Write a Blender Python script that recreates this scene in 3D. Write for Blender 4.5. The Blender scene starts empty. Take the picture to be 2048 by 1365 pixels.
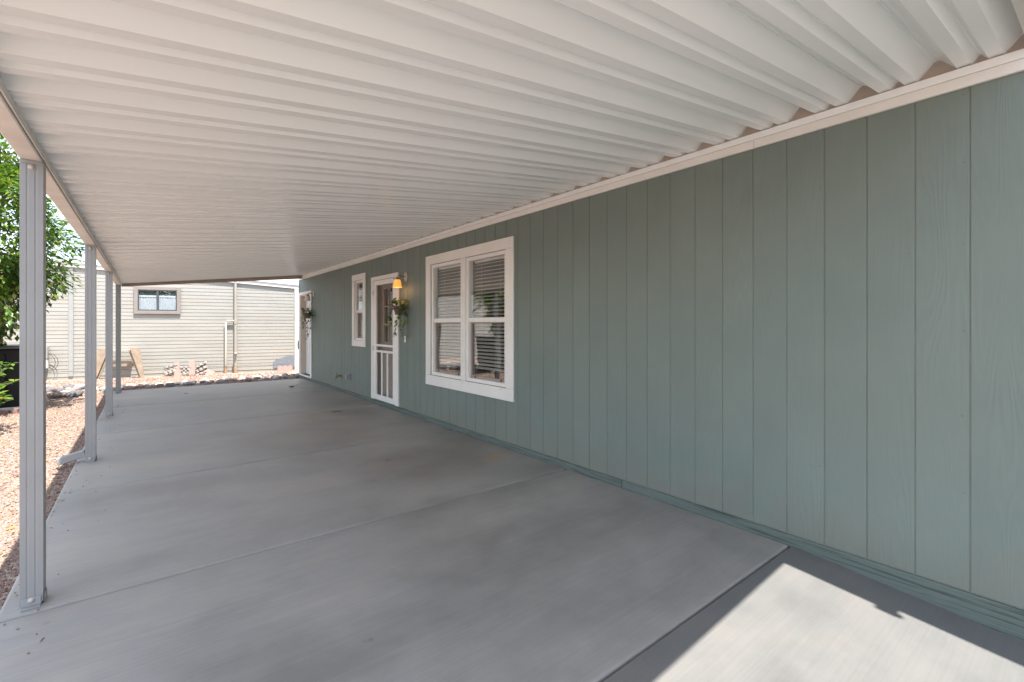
import bpy, bmesh, math, random
from mathutils import Vector, Matrix
R = random.Random(7)
sc = bpy.context.scene
col = sc.collection

# ------------------------------------------------------------------ camera
cam = bpy.data.objects.new('camera', bpy.data.cameras.new('camera'))
col.objects.link(cam)
cam.location = (0, 0, 1.35)
cam.rotation_euler = (math.radians(90), 0, -math.atan(732 / 928))
cam.data.sensor_width = 36
cam.data.lens = 36 * 928 / 2048
cam.data.shift_y = -32.5 / 2048
cam.data.clip_end = 2000
cam.data.clip_start = 0.02
sc.camera = cam

# ------------------------------------------------------------------ sky and sun
SUN = Vector((0.08, -0.37, 1.0)).normalized()
el = math.asin(SUN.z)
az = math.atan2(SUN.x, SUN.y)
w = bpy.data.worlds.new('World')
sc.world = w
w.use_nodes = True
wn, wl = w.node_tree.nodes, w.node_tree.links
sky = wn.new('ShaderNodeTexSky')
sky.sky_type = 'NISHITA'
sky.sun_disc = False
sky.sun_elevation = el
sky.sun_rotation = az
sky.dust_density = 0.5
tc = wn.new('ShaderNodeTexCoord')
mp = wn.new('ShaderNodeMapping')
mp.inputs['Scale'].default_value = (1, 1, 2.6)
wl.new(tc.outputs['Generated'], mp.inputs['Vector'])
cn = wn.new('ShaderNodeTexNoise')
cn.inputs['Scale'].default_value = 2.6
cn.inputs['Detail'].default_value = 9
cn.inputs['Roughness'].default_value = 0.58
cn.inputs['Distortion'].default_value = 0.3
wl.new(mp.outputs['Vector'], cn.inputs['Vector'])
cr = wn.new('ShaderNodeValToRGB')
cr.color_ramp.elements[0].position = 0.42
cr.color_ramp.elements[1].position = 0.66
wl.new(cn.outputs['Fac'], cr.inputs['Fac'])
mx = wn.new('ShaderNodeMix')
mx.data_type = 'RGBA'
wl.new(cr.outputs['Color'], mx.inputs['Factor'])
wl.new(sky.outputs['Color'], mx.inputs[6])
mx.inputs[7].default_value = (7.6, 7.75, 8.0, 1)
bg = wn['Background']
wl.new(mx.outputs[2], bg.inputs['Color'])
bg.inputs['Strength'].default_value = 0.12

sl = bpy.data.lights.new('sun', 'SUN')
sl.energy = 4.0
sl.angle = math.radians(0.53)
sl.color = (1.0, 0.95, 0.88)
so = bpy.data.objects.new('sun', sl)
so.rotation_euler = (-SUN).to_track_quat('-Z', 'Y').to_euler()
so.location = (5, -10, 30)
col.objects.link(so)

sc.view_settings.view_transform = 'Standard'
sc.view_settings.look = 'None'
sc.view_settings.exposure = 1.75
sc.cycles.diffuse_bounces = 8
sc.cycles.max_bounces = 14
sc.view_settings.gamma = 1
sc.view_settings.use_curve_mapping = False


# ------------------------------------------------------------------ materials
def srgb(r, g, b):
    f = lambda c: (c / 255 / 12.92) if c / 255 < 0.04045 else ((c / 255 + 0.055) / 1.055) ** 2.4
    return (f(r), f(g), f(b))


class NT:
    """small node builder"""
    def __init__(s, name):
        s.m = bpy.data.materials.new(name)
        s.m.use_nodes = True
        s.n, s.l = s.m.node_tree.nodes, s.m.node_tree.links
        s.b = s.n['Principled BSDF']
        s.out = s.n['Material Output']

    def add(s, t, **k):
        nd = s.n.new(t)
        for a, v in k.items():
            setattr(nd, a, v)
        return nd

    def coord(s, scale=(1, 1, 1), kind='Object', rnd=0.0):
        t = s.add('ShaderNodeTexCoord')
        m = s.add('ShaderNodeMapping')
        m.inputs['Scale'].default_value = scale
        s.l.new(t.outputs[kind], m.inputs['Vector'])
        if rnd:
            oi = s.add('ShaderNodeObjectInfo')
            mu = s.math('MULTIPLY', oi.outputs['Random'], rnd)
            cx = s.add('ShaderNodeCombineXYZ')
            for i in range(3):
                s.l.new(mu, cx.inputs[i])
            s.l.new(cx.outputs[0], m.inputs['Location'])
        return m.outputs['Vector']

    def math(s, op, a, b=None):
        nd = s.add('ShaderNodeMath', operation=op)
        for i, v in enumerate((a, b)):
            if v is None:
                continue
            if isinstance(v, (int, float)):
                nd.inputs[i].default_value = v
            else:
                s.l.new(v, nd.inputs[i])
        return nd.outputs[0]

    def noise(s, vec, scale, detail=3, rough=0.55, dist=0.0):
        nd = s.add('ShaderNodeTexNoise')
        nd.inputs['Scale'].default_value = scale
        nd.inputs['Detail'].default_value = detail
        nd.inputs['Roughness'].default_value = rough
        nd.inputs['Distortion'].default_value = dist
        s.l.new(vec, nd.inputs['Vector'])
        return nd.outputs['Fac']

    def ramp(s, fac, stops):
        nd = s.add('ShaderNodeValToRGB')
        e = nd.color_ramp.elements
        while len(e) < len(stops):
            e.new(0.5)
        for q, (p, c) in zip(e, stops):
            q.position = p
            q.color = (*c, 1) if not isinstance(c, (int, float)) else (c, c, c, 1)
        s.l.new(fac, nd.inputs['Fac'])
        return nd.outputs['Color']

    def mix(s, fac, a, b, mode='MIX'):
        nd = s.add('ShaderNodeMix', data_type='RGBA', blend_type=mode)
        for sock, v in ((nd.inputs['Factor'], fac), (nd.inputs[6], a), (nd.inputs[7], b)):
            if isinstance(v, (int, float)):
                sock.default_value = v
            elif isinstance(v, tuple):
                sock.default_value = (*v, 1)
            else:
                s.l.new(v, sock)
        return nd.outputs[2]

    def bump(s, h, strength=0.3, dist=0.01, prev=None):
        nd = s.add('ShaderNodeBump')
        nd.inputs['Strength'].default_value = strength
        nd.inputs['Distance'].default_value = dist
        s.l.new(h, nd.inputs['Height'])
        if prev is not None:
            s.l.new(prev, nd.inputs['Normal'])
        return nd.outputs['Normal']

    def fin(s, color=None, rough=0.6, normal=None, spec=None, **k):
        if color is not None:
            if isinstance(color, tuple):
                s.b.inputs['Base Color'].default_value = (*color, 1)
            else:
                s.l.new(color, s.b.inputs['Base Color'])
        if isinstance(rough, (int, float)):
            s.b.inputs['Roughness'].default_value = rough
        else:
            s.l.new(rough, s.b.inputs['Roughness'])
        if normal is not None:
            s.l.new(normal, s.b.inputs['Normal'])
        if spec is not None:
            s.b.inputs['Specular IOR Level'].default_value = spec
        for a, v in k.items():
            s.b.inputs[a.replace('_', ' ')].default_value = v
        return s.m


def mul(c, f):
    return tuple(x * f for x in c)


def simple(name, c, rough=0.6, var=0.12, scale=6, bump=0.1, bscale=60, spec=0.4, pervar=0.0):
    t = NT(name)
    v = t.coord(rnd=7.0)
    n = t.noise(v, scale, 4)
    cc = t.ramp(n, [(0.3, mul(c, 1 - var)), (0.7, mul(c, 1 + var))])
    if pervar:
        oi = t.add('ShaderNodeObjectInfo')
        cc = t.mix(1.0, cc, t.ramp(oi.outputs['Random'], [(0, 1 - pervar), (1, 1.0)]), 'MULTIPLY')
    nb = t.noise(v, bscale, 3)
    return t.fin(cc, rough, t.bump(nb, bump, 0.004), spec)


def wood_paint(name, c, grain_axis='z', strength=0.55, rough=0.6, weather=0.0):
    """painted sheet siding with an embossed cathedral grain"""
    t = NT(name)
    sc_ = {'z': (3, 5.0, 0.55), 'y': (3, 0.6, 7.0)}[grain_axis]
    v = t.coord(sc_, rnd=37.0)
    n = t.noise(v, 1.0, 2, 0.45)
    band = t.math('SINE', t.math('MULTIPLY', n, 150))
    sc2 = {'z': (60, 160, 3), 'y': (60, 3, 160)}[grain_axis]
    fib = t.noise(t.coord(sc2, rnd=11.0), 1.0, 2)
    msk = t.ramp(t.noise(t.coord((1, 2.2, 0.7), rnd=23.0), 1.3, 2), [(0.42, 0.25), (0.62, 1.0)])
    h = t.math('MULTIPLY', t.math('ADD', t.math('MULTIPLY', band, 0.5), 0.0), msk)
    nm = t.bump(h, strength * 0.75, 0.0015)
    nm = t.bump(fib, strength * 0.75, 0.0018, nm)
    big = t.noise(t.coord((1, 1.2, 0.9), rnd=5.0), 1.6, 4)
    cc = t.ramp(big, [(0.3, mul(c, 0.93)), (0.7, mul(c, 1.05))])
    cc = t.mix(1.0, cc, t.ramp(h, [(0.0, 0.965), (0.45, 1.0)]), 'MULTIPLY')
    # splash dirt near the ground
    if grain_axis == 'z':
        g = t.add('ShaderNodeNewGeometry')
        sx = t.add('ShaderNodeSeparateXYZ')
        t.l.new(g.outputs['Position'], sx.inputs[0])
        dn = t.noise(g.outputs['Position'], 5, 5, 0.65)
        lim = t.math('SUBTRACT', t.math('MULTIPLY', dn, 0.75), sx.outputs[2])
        cc = t.mix(t.ramp(lim, [(0.0, 0.0), (0.30, 0.45)]), cc, (0.20, 0.185, 0.15))
        fn = t.noise(g.outputs['Position'], 1.1, 4, 0.6)
        cc = t.mix(t.ramp(fn, [(0.42, 0.0), (0.68, 0.30)]), cc, (0.205, 0.232, 0.195))
    if weather:
        wv = t.coord((8, 2.2, 75), rnd=9.0)
        wnz = t.noise(wv, 1.0, 5, 0.65)
        cc = t.mix(t.ramp(wnz, [(0.5, 0.0), (0.60, weather)]), cc, (0.035, 0.045, 0.045))
    return t.fin(cc, rough, nm, 0.35)


def concrete(name, c, warm, stain_amt=0.5, spots=()):
    t = NT(name)
    g = t.coord(kind='Object')
    big = t.noise(t.coord((0.45, 0.6, 1), rnd=13.0), 1.7, 5, 0.6)
    cc = t.ramp(big, [(0.32, mul(c, 0.72)), (0.5, c), (0.70, mul(warm, 1.15))])
    st = t.noise(t.coord((0.8, 1.3, 1), rnd=29.0), 1.5, 6, 0.68, 0.4)
    cc = t.mix(t.ramp(st, [(0.52, 0.0), (0.70, stain_amt)]), cc, mul(warm, 0.55))
    broom = t.noise(t.coord((1.2, 90, 1), rnd=3.0), 1.0, 3, 0.6)
    cc = t.mix(t.ramp(broom, [(0.35, 0.10), (0.65, 0.0)]), cc, (0.05, 0.05, 0.05))
    sp = t.noise(g, 210, 2)
    cc = t.mix(t.ramp(sp, [(0.62, 0.0), (0.72, 0.22)]), cc, (0.06, 0.055, 0.05))
    drk = t.noise(t.coord((1, 1, 1), rnd=17.0), 7.5, 3)
    cc = t.mix(t.ramp(drk, [(0.72, 0.0), (0.79, 0.35)]), cc, (0.09, 0.08, 0.075))
    pit = t.noise(g, 70, 3, 0.7)
    cc = t.mix(t.ramp(pit, [(0.66, 0.0), (0.74, 0.35)]), cc, (0.10, 0.09, 0.08))
    if spots:
        ge = t.add('ShaderNodeNewGeometry')
        wob = t.add('ShaderNodeTexNoise')
        wob.inputs['Scale'].default_value = 9
        t.l.new(ge.outputs['Position'], wob.inputs['Vector'])
        pos = t.add('ShaderNodeVectorMath', operation='MULTIPLY_ADD')
        t.l.new(wob.outputs['Color'], pos.inputs[0])
        pos.inputs[1].default_value = (0.10, 0.10, 0.0)
        t.l.new(ge.outputs['Position'], pos.inputs[2])
        for sx_, sy_, r_, c_, a_ in spots:
            d = t.add('ShaderNodeVectorMath', operation='DISTANCE')
            t.l.new(pos.outputs[0], d.inputs[0])
            d.inputs[1].default_value = (sx_ + .05, sy_ + .05, 0)
            cc = t.mix(t.ramp(t.math('DIVIDE', d.outputs['Value'], r_), [(0.0, a_ * .4), (0.55, a_), (0.75, a_ * .5), (1.0, 0.0)]), cc, c_)
    nm = t.bump(broom, 0.22, 0.003)
    nm = t.bump(pit, 0.12, 0.003, nm)
    nm = t.bump(sp, 0.12, 0.002, nm)
    rr = t.ramp(big, [(0.3, 0.42), (0.7, 0.62)])
    return t.fin(cc, rr, nm, 0.45)


SAGE = (0.172, 0.214, 0.194)
M = {}
M['sage'] = wood_paint('sage_siding', SAGE)
M['skirt'] = wood_paint('weathered_skirt', (0.135, 0.165, 0.149), 'y', 0.8, 0.75, 0.6)
M['trim'] = wood_paint('cream_trim', (0.80, 0.78, 0.74), 'y', 0.6, 0.55)
M['groove'] = simple('groove_backing_board', (0.205, 0.225, 0.185), 0.8)  # the backing board's own even tone, seen at the bottom of the grooves
M['roofmetal'] = None
M['postmetal'] = simple('white_post_metal', (0.295, 0.295, 0.293), 0.38, 0.05, 4, 0.05, 60, 0.5)
M['beammetal'] = simple('cream_beam_metal', (0.66, 0.62, 0.57), 0.42, 0.10, 5, 0.06, 40, 0.45)
M['endcap'] = simple('tan_end_channel', (0.36, 0.29, 0.24), 0.5, 0.06)
M['vinyl'] = simple('white_vinyl', (0.78, 0.76, 0.73), 0.4, 0.04, 5, 0.04, 80, 0.45)
M['doorwhite'] = simple('white_door_paint', (0.76, 0.75, 0.74), 0.42, 0.04, 5, 0.04, 90, 0.45)
M['taupe'] = simple('taupe_frame', (0.33, 0.27, 0.23), 0.5, 0.06)
M['innerdoor'] = simple('beige_entry_door', (0.56, 0.47, 0.39), 0.5, 0.05)
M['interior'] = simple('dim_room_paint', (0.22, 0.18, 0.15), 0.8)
M['slat'] = simple('blind_slat', (0.80, 0.74, 0.66), 0.5, 0.05)
M['blackplastic'] = simple('black_plastic', (0.005, 0.005, 0.0055), 0.7, 0.2, 8, 0.2, 30, 0.4)
M['clip'] = simple('black_clip', (0.02, 0.02, 0.02), 0.5)
M['bronze'] = simple('brushed_bronze', (0.20, 0.14, 0.10), 0.4, 0.1, 9, 0.05, 60, 0.6)
M['nickel'] = simple('aged_nickel', (0.48, 0.44, 0.40), 0.35, 0.08, 9, 0.05, 60, 0.7)
M['brass'] = simple('dull_brass', (0.22, 0.16, 0.11), 0.4, 0.15, 20, 0.1, 60, 0.6)
M['greyplastic'] = simple('grey_enclosure', (0.30, 0.305, 0.31), 0.5, 0.05)
M['cable'] = simple('dark_cable', (0.06, 0.06, 0.06), 0.6)
M['pipe'] = simple('cream_pipe', (0.36, 0.33, 0.28), 0.5, 0.06)
M['rustpipe'] = simple('rusty_coupling', (0.36, 0.24, 0.15), 0.7, 0.2, 25)
M['batten'] = simple('pale_grey_batten', (0.31, 0.315, 0.305), 0.55, 0.05)
M['tanframe'] = simple('tan_window_trim', (0.25, 0.218, 0.195), 0.6, 0.06)
M['darkmetal'] = simple('dark_window_metal', (0.07, 0.075, 0.08), 0.4)
M['curtain'] = simple('grey_curtain', (0.62, 0.64, 0.68), 0.85, 0.1, 20)
M['valance'] = simple('pale_valance', (0.75, 0.78, 0.82), 0.85)
M['plywood'] = simple('weathered_plywood', (0.30, 0.235, 0.175), 0.8, 0.18, 9, 0.2, 40, 0.25)
M['creamwood'] = simple('cream_bench_top', (0.42, 0.38, 0.31), 0.6, 0.06)
M['paver'] = simple('pink_paver', (0.33, 0.225, 0.20), 0.85, 0.12, 30, 0.5, 90, 0.2)
M['edger'] = simple('white_concrete_edger', (0.42, 0.39, 0.35), 0.85, 0.15, 22, 0.5, 70, 0.2, 0.25)
M['redbrick'] = simple('red_edging_stone', (0.26, 0.14, 0.11), 0.9, 0.25, 20, 0.6, 60, 0.2, 0.4)
M['terracotta'] = simple('brown_pot', (0.20, 0.14, 0.12), 0.7, 0.15, 20)
M['bark'] = simple('grey_bark', (0.14, 0.11, 0.085), 0.9, 0.3, 14, 0.8, 30, 0.2)
M['dryleaf'] = simple('dry_leaf', (0.42, 0.27, 0.08), 0.7, 0.3, 30)
M['shingle'] = simple('brown_house_roof', (0.22, 0.19, 0.17), 0.9, 0.15, 20, 0.5)
M['fascia'] = simple('pale_fascia', (0.64, 0.60, 0.54), 0.6, 0.05)
M['closure'] = simple('taupe_fascia_board', (0.40, 0.34, 0.29), 0.65, 0.08)
M['patch'] = simple('grey_primer_patch', (0.19, 0.21, 0.235), 0.8, 0.12, 16)
M['slab'] = concrete('patio_concrete', (0.345, 0.325, 0.297), (0.375, 0.335, 0.290), 0.22, [(2.86, 3.86, 0.13, (0.42, 0.28, 0.15), 0.75), (2.70, 3.78, 0.10, (0.40, 0.29, 0.17), 0.6), (2.2, 4.05, 0.75, (0.17, 0.135, 0.115), 0.35), (1.5, 5.9, 0.9, (0.17, 0.135, 0.115), 0.28),
                                   (2.3, 7.0, 0.8, (0.20, 0.15, 0.12), 0.25), (1.9, 4.4, 0.04, (0.12, 0.10, 0.09), 0.6)])
M['apron'] = concrete('driveway_concrete', (0.150, 0.150, 0.146), (0.165, 0.154, 0.14), 0.3)
M['joint'] = simple('joint_filler', (0.05, 0.05, 0.048), 0.9)
M['stain'] = simple('rust_stain', (0.40, 0.28, 0.17), 0.8, 0.2, 40)


def m_roofmetal():
    t = NT('white_roof_metal')
    c = (0.835, 0.85, 0.835)
    st = t.noise(t.coord((0.7, 9, 1), rnd=31.0), 1.0, 5, 0.6)
    cc = t.ramp(st, [(0.3, mul(c, 0.965)), (0.6, c)])
    bl = t.noise(t.coord((2.2, 5, 1), rnd=17.0), 1.0, 5, 0.7)
    cc = t.mix(t.ramp(bl, [(0.64, 0.0), (0.80, 0.10)]), cc, (0.55, 0.50, 0.43))
    dent = t.noise(t.coord((0.8, 5, 1), rnd=11.0), 1.0, 2)
    sp = t.noise(t.coord((1, 1, 1), rnd=3.0), 130, 2)
    cc = t.mix(t.ramp(sp, [(0.72, 0.0), (0.80, 0.12)]), cc, (0.35, 0.31, 0.27))
    return t.fin(cc, 0.27, None, 0.5)


M['roofmetal'] = m_roofmetal()


def m_siding():
    t = NT('cream_lap_siding')
    v = t.coord((0.7, 1, 1), rnd=9.0)
    n = t.noise(v, 1.4, 5, 0.6)
    c = (0.335, 0.325, 0.293)
    cc = t.ramp(n, [(0.3, mul(c, 0.90)), (0.7, mul(c, 1.05))])
    dirt = t.noise(t.coord((0.5, 1, 9), rnd=5.0), 1.0, 4, 0.6)
    cc = t.mix(t.ramp(dirt, [(0.58, 0.0), (0.72, 0.30)]), cc, (0.42, 0.33, 0.24))
    fib = t.noise(t.coord((4, 30, 120), rnd=5.0), 1.0, 2)
    return t.fin(cc, 0.6, t.bump(fib, 0.2, 0.002), 0.3)


M['siding'] = m_siding()


def m_gravel(name, island):
    t = NT(name)
    cols = [(p_, (c_[0] * .66, c_[1] * .63, c_[2] * .60)) for p_, c_ in [(0.0, (0.30, 0.20, 0.165)), (0.25, (0.42, 0.31, 0.255)), (0.5, (0.52, 0.41, 0.34)),
            (0.72, (0.36, 0.24, 0.21)), (0.88, (0.60, 0.52, 0.46)), (1.0, (0.28, 0.24, 0.23))]]
    if island:
        g = t.add('ShaderNodeNewGeometry')
        cc = t.ramp(g.outputs['Random Per Island'], cols)
        n = t.noise(t.coord(), 180, 2)
        cc = t.mix(t.ramp(n, [(0.4, 0.25), (0.6, 0.0)]), cc, (0.22, 0.15, 0.12))
        return t.fin(cc, 0.85, t.bump(n, 0.3, 0.002), 0.25)
    v = t.coord()
    vo = t.add('ShaderNodeTexVoronoi')
    vo.inputs['Scale'].default_value = 42
    t.l.new(v, vo.inputs['Vector'])
    sx = t.add('ShaderNodeSeparateColor')
    t.l.new(vo.outputs['Color'], sx.inputs[0])
    cc = t.ramp(sx.outputs[0], cols)
    big = t.noise(v, 0.6, 4)
    cc = t.mix(t.ramp(big, [(0.4, 0.0), (0.7, 0.3)]), cc, (0.36, 0.27, 0.21))
    h = t.math('SUBTRACT', 1.0, vo.outputs['Distance'])
    return t.fin(cc, 0.9, t.bump(h, 0.9, 0.012), 0.2)


M['gravelground'] = m_gravel('gravel_ground', False)
M['gravel'] = m_gravel('gravel_stones', True)


ROCKC = {'dark grey': (0.15, 0.15, 0.16), 'tan': (0.40, 0.34, 0.28), 'brown': (0.24, 0.18, 0.155), 'pale cream': (0.52, 0.48, 0.42), 'grey': (0.27, 0.265, 0.27), 'reddish': (0.34, 0.225, 0.19)}


def m_rock(nm_, c):
    t = NT('river_rock_' + nm_.replace(' ', '_'))
    v = t.coord(rnd=20.0)
    n = t.noise(v, 3.5, 5, 0.65)
    cc = t.ramp(n, [(0.25, mul(c, 0.6)), (0.75, mul(c, 1.2))])
    return t.fin(cc, 0.75, t.bump(n, 0.6, 0.08), 0.3)


ROCKM = {k_: m_rock(k_, c_) for k_, c_ in ROCKC.items()}


def m_leaf(name, ramp, trans=0.35):
    t = NT(name)
    g = t.add('ShaderNodeNewGeometry')
    cc = t.ramp(g.outputs['Random Per Island'], ramp)
    t.fin(cc, 0.38, None, 0.5)
    tr = t.add('ShaderNodeBsdfTranslucent')
    t.l.new(t.mix(1.0, cc, (1.6, 1.5, 0.5), 'MULTIPLY'), tr.inputs['Color'])
    ms = t.add('ShaderNodeMixShader')
    ms.inputs[0].default_value = trans
    t.l.new(t.b.outputs[0], ms.inputs[1])
    t.l.new(tr.outputs[0], ms.inputs[2])
    t.l.new(ms.outputs[0], t.out.inputs['Surface'])
    return t.m


M['leaf'] = m_leaf('citrus_leaf', [(0, (0.028, 0.072, 0.010)), (0.3, (0.05, 0.12, 0.014)), (0.65, (0.09, 0.175, 0.018)),
                                   (0.9, (0.15, 0.22, 0.025)), (1, (0.24, 0.23, 0.04))], 0.28)
M['ivy'] = m_leaf('pothos_leaf', [(0, (0.022, 0.062, 0.010)), (0.5, (0.05, 0.125, 0.014)), (0.8, (0.14, 0.24, 0.02)),
                                  (1, (0.24, 0.33, 0.03))], 0.2)
M['flower'] = simple('red_flower', (0.45, 0.03, 0.03), 0.6)
M['litter'] = m_leaf('leaf_litter', [(0, (0.50, 0.34, 0.06)), (0.5, (0.32, 0.18, 0.07)), (0.8, (0.55, 0.45, 0.12)),
                                     (0.86, (0.55, 0.10, 0.25)), (1, (0.60, 0.12, 0.30))], 0.1)


def m_glass(name, base=0.10, tint=(0.93, 0.95, 0.95)):
    t = NT(name)
    t.n.remove(t.b)
    gl = t.add('ShaderNodeBsdfGlossy')
    gl.inputs['Roughness'].default_value = 0.015
    gl.inputs['Color'].default_value = (1, 1, 1, 1)
    wv = t.noise(t.coord((1, 1, 1), rnd=5.0), 3.0, 1)
    nm = t.bump(wv, 0.06, 0.02)
    t.l.new(nm, gl.inputs['Normal'])
    tr = t.add('ShaderNodeBsdfTransparent')
    tr.inputs['Color'].default_value = (*tint, 1)
    fr = t.add('ShaderNodeFresnel')
    fr.inputs['IOR'].default_value = 1.75
    f = t.math('ADD', fr.outputs[0], base)
    ms = t.add('ShaderNodeMixShader')
    ge = t.add('ShaderNodeNewGeometry')
    f = t.math('MULTIPLY', f, t.math('SUBTRACT', 1.0, ge.outputs['Backfacing']))
    t.l.new(f, ms.inputs[0])
    t.l.new(tr.outputs[0], ms.inputs[1])
    t.l.new(gl.outputs[0], ms.inputs[2])
    t.l.new(ms.outputs[0], t.out.inputs['Surface'])
    return t.m


M['glass'] = m_glass('window_glass', 0.13)


def m_screen():
    t = NT('insect_screen')
    t.fin((0.16, 0.135, 0.115), 0.7)
    tr = t.add('ShaderNodeBsdfTransparent')
    ms = t.add('ShaderNodeMixShader')
    ms.inputs[0].default_value = 0.20
    t.l.new(tr.outputs[0], ms.inputs[1])
    t.l.new(t.b.outputs[0], ms.inputs[2])
    t.l.new(ms.outputs[0], t.out.inputs['Surface'])
    return t.m


M['screen'] = m_screen()


def m_shade(name, lit):
    t = NT(name)
    n = t.noise(t.coord(), 22, 3)
    c = t.ramp(n, [(0.3, (0.62, 0.36, 0.11) if lit else (0.62, 0.60, 0.52)), (0.7, (0.7, 0.46, 0.18) if lit else (0.75, 0.74, 0.68))])
    t.fin(c, 0.3, None, 0.5)
    if lit:
        t.l.new(t.ramp(n, [(0.3, (1.0, 0.36, 0.045)), (0.7, (1.0, 0.46, 0.09))]), t.b.inputs['Emission Color'])
        t.b.inputs['Emission Strength'].default_value = 0.26
    return t.m


M['shade_lit'] = m_shade('amber_lamp_glass', True)
M['shade_off'] = m_shade('frosted_lamp_glass', False)
t = NT('lamp_bulb')
t.b.inputs['Emission Color'].default_value = (1, 0.62, 0.22, 1)
t.b.inputs['Emission Strength'].default_value = 4
M['bulb'] = t.fin((1, 0.8, 0.5), 0.4)
M['bulb_off'] = simple('white_bulb', (0.8, 0.8, 0.78), 0.3)


# ------------------------------------------------------------------ geometry helpers
class MB:
    def __init__(s):
        s.v, s.f, s.sm = [], [], []

    def add(s, vs, fs, smooth=False):
        o = len(s.v)
        s.v += [tuple(p) for p in vs]
        s.f += [tuple(i + o for i in f) for f in fs]
        s.sm += [smooth] * len(fs)

    def box(s, x0, x1, y0, y1, z0, z1, mat=None):
        vs = [(x, y, z) for x in (x0, x1) for y in (y0, y1) for z in (z0, z1)]
        if mat is not None:
            vs = [mat @ Vector(p) for p in vs]
        s.add(vs, [(0, 1, 3, 2), (4, 6, 7, 5), (0, 4, 5, 1), (2, 3, 7, 6), (0, 2, 6, 4), (1, 5, 7, 3)])
        return s

    def prism(s, poly, a, b, fn):
        """poly of 2D points swept from a to b; fn(p, t) -> 3D"""
        n = len(poly)
        vs = [fn(p, a) for p in poly] + [fn(p, b) for p in poly]
        fs = [(i, (i + 1) % n, n + (i + 1) % n, n + i) for i in range(n)]
        fs += [tuple(range(n))[::-1], tuple(range(n, 2 * n))]
        s.add(vs, fs)
        return s

    def tube(s, path, r, n=8, cap=True):
        path = [Vector(p) for p in path]
        rs = r if isinstance(r, (list, tuple)) else [r] * len(path)
        vs = []
        for i, p in enumerate(path):
            d = (path[min(i + 1, len(path) - 1)] - path[max(i - 1, 0)]).normalized()
            a = Vector((0, 0, 1)) if abs(d.z) < 0.9 else Vector((1, 0, 0))
            u = d.cross(a).normalized()
            q = d.cross(u)
            vs += [p + (u * math.cos(2 * math.pi * k / n) + q * math.sin(2 * math.pi * k / n)) * rs[i] for k in range(n)]
        fs = []
        for i in range(len(path) - 1):
            for k in range(n):
                fs.append((i * n + k, i * n + (k + 1) % n, (i + 1) * n + (k + 1) % n, (i + 1) * n + k))
        s.add(vs, fs, True)
        if cap:
            L = len(path) - 1
            s.add(vs[:n], [tuple(range(n))[::-1]])
            s.add(vs[L * n:], [tuple(range(n))])
        return s

    def lathe(s, prof, c=(0, 0, 0), n=20, axis='z'):
        vs = []
        for r, h in prof:
            for k in range(n):
                a = 2 * math.pi * k / n
                x, y = r * math.cos(a), r * math.sin(a)
                p = (x, y, h) if axis == 'z' else (h, x, y)
                vs.append((p[0] + c[0], p[1] + c[1], p[2] + c[2]))
        fs = []
        for i in range(len(prof) - 1):
            for k in range(n):
                fs.append((i * n + k, i * n + (k + 1) % n, (i + 1) * n + (k + 1) % n, (i + 1) * n + k))
        s.add(vs, fs, True)
        return s

    def leaf(s, base, d, nrm, L, W):
        """folded, slightly curled leaf: 4 triangles"""
        d = d.normalized()
        sd = d.cross(nrm)
        if sd.length < 1e-4:
            sd = d.orthogonal()
        sd.normalize()
        up = sd.cross(d)
        m = base + d * L * 0.5 - up * L * 0.04
        tip = base + d * L - up * L * 0.16
        s.add([base, m + sd * W * 0.5 + up * L * 0.07, tip, m - sd * W * 0.5 + up * L * 0.07, m],
              [(0, 4, 1), (1, 4, 2), (2, 4, 3), (3, 4, 0)], True)

    def mesh(s, name, mat=None, bevel=0.0, recalc=True, seg=1):
        me = bpy.data.meshes.new(name)
        me.from_pydata(s.v, [], s.f)
        me.polygons.foreach_set('use_smooth', s.sm)
        if recalc or bevel:
            bm = bmesh.new()
            bm.from_mesh(me)
            if recalc:
                bmesh.ops.recalc_face_normals(bm, faces=bm.faces[:])
            if bevel:
                ed = [e for e in bm.edges if len(e.link_faces) == 2 and e.calc_face_angle(0) > 0.5]
                bmesh.ops.bevel(bm, geom=ed, offset=bevel, segments=seg, affect='EDGES', profile=0.5)
            bm.to_mesh(me)
            bm.free()
        if mat:
            me.materials.append(mat)
        return me

    def build(s, name, mat, parent=None, loc=(0, 0, 0), bevel=0.0, recalc=True, seg=1):
        return link(name, s.mesh(name, mat, bevel, recalc, seg), parent, loc)


def link(name, data, parent=None, loc=(0, 0, 0), rot=(0, 0, 0)):
    o = bpy.data.objects.new(name, data)
    o.location = loc
    o.rotation_euler = rot
    if parent is not None:
        o.parent = parent
    col.objects.link(o)
    return o


def tag(o, label, cat, group=None):
    o['label'] = label
    o['category'] = cat
    if group:
        o['group'] = group
    return o


def thing(name, label, cat, loc=(0, 0, 0), rz=0.0, group=None):
    return tag(link(name, None, None, loc, (0, 0, rz)), label, cat, group)


def struct(name, parent=None):
    o = link(name, None, parent)
    o['kind'] = 'structure'
    return o


def bx(name, mat, parent, x0, x1, y0, y1, z0, z1, bevel=0.0):
    return MB().box(x0, x1, y0, y1, z0, z1).build(name, mat, parent, bevel=bevel)


W = 3.11            # the plane of the house wall
XE = -0.545         # left edge of the patio slab


# ------------------------------------------------------------------ ground
def gz(y):
    if y > 1.17:
        return -0.05
    return max(-0.05 + 0.083 * (y - 1.17), -0.55)


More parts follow.
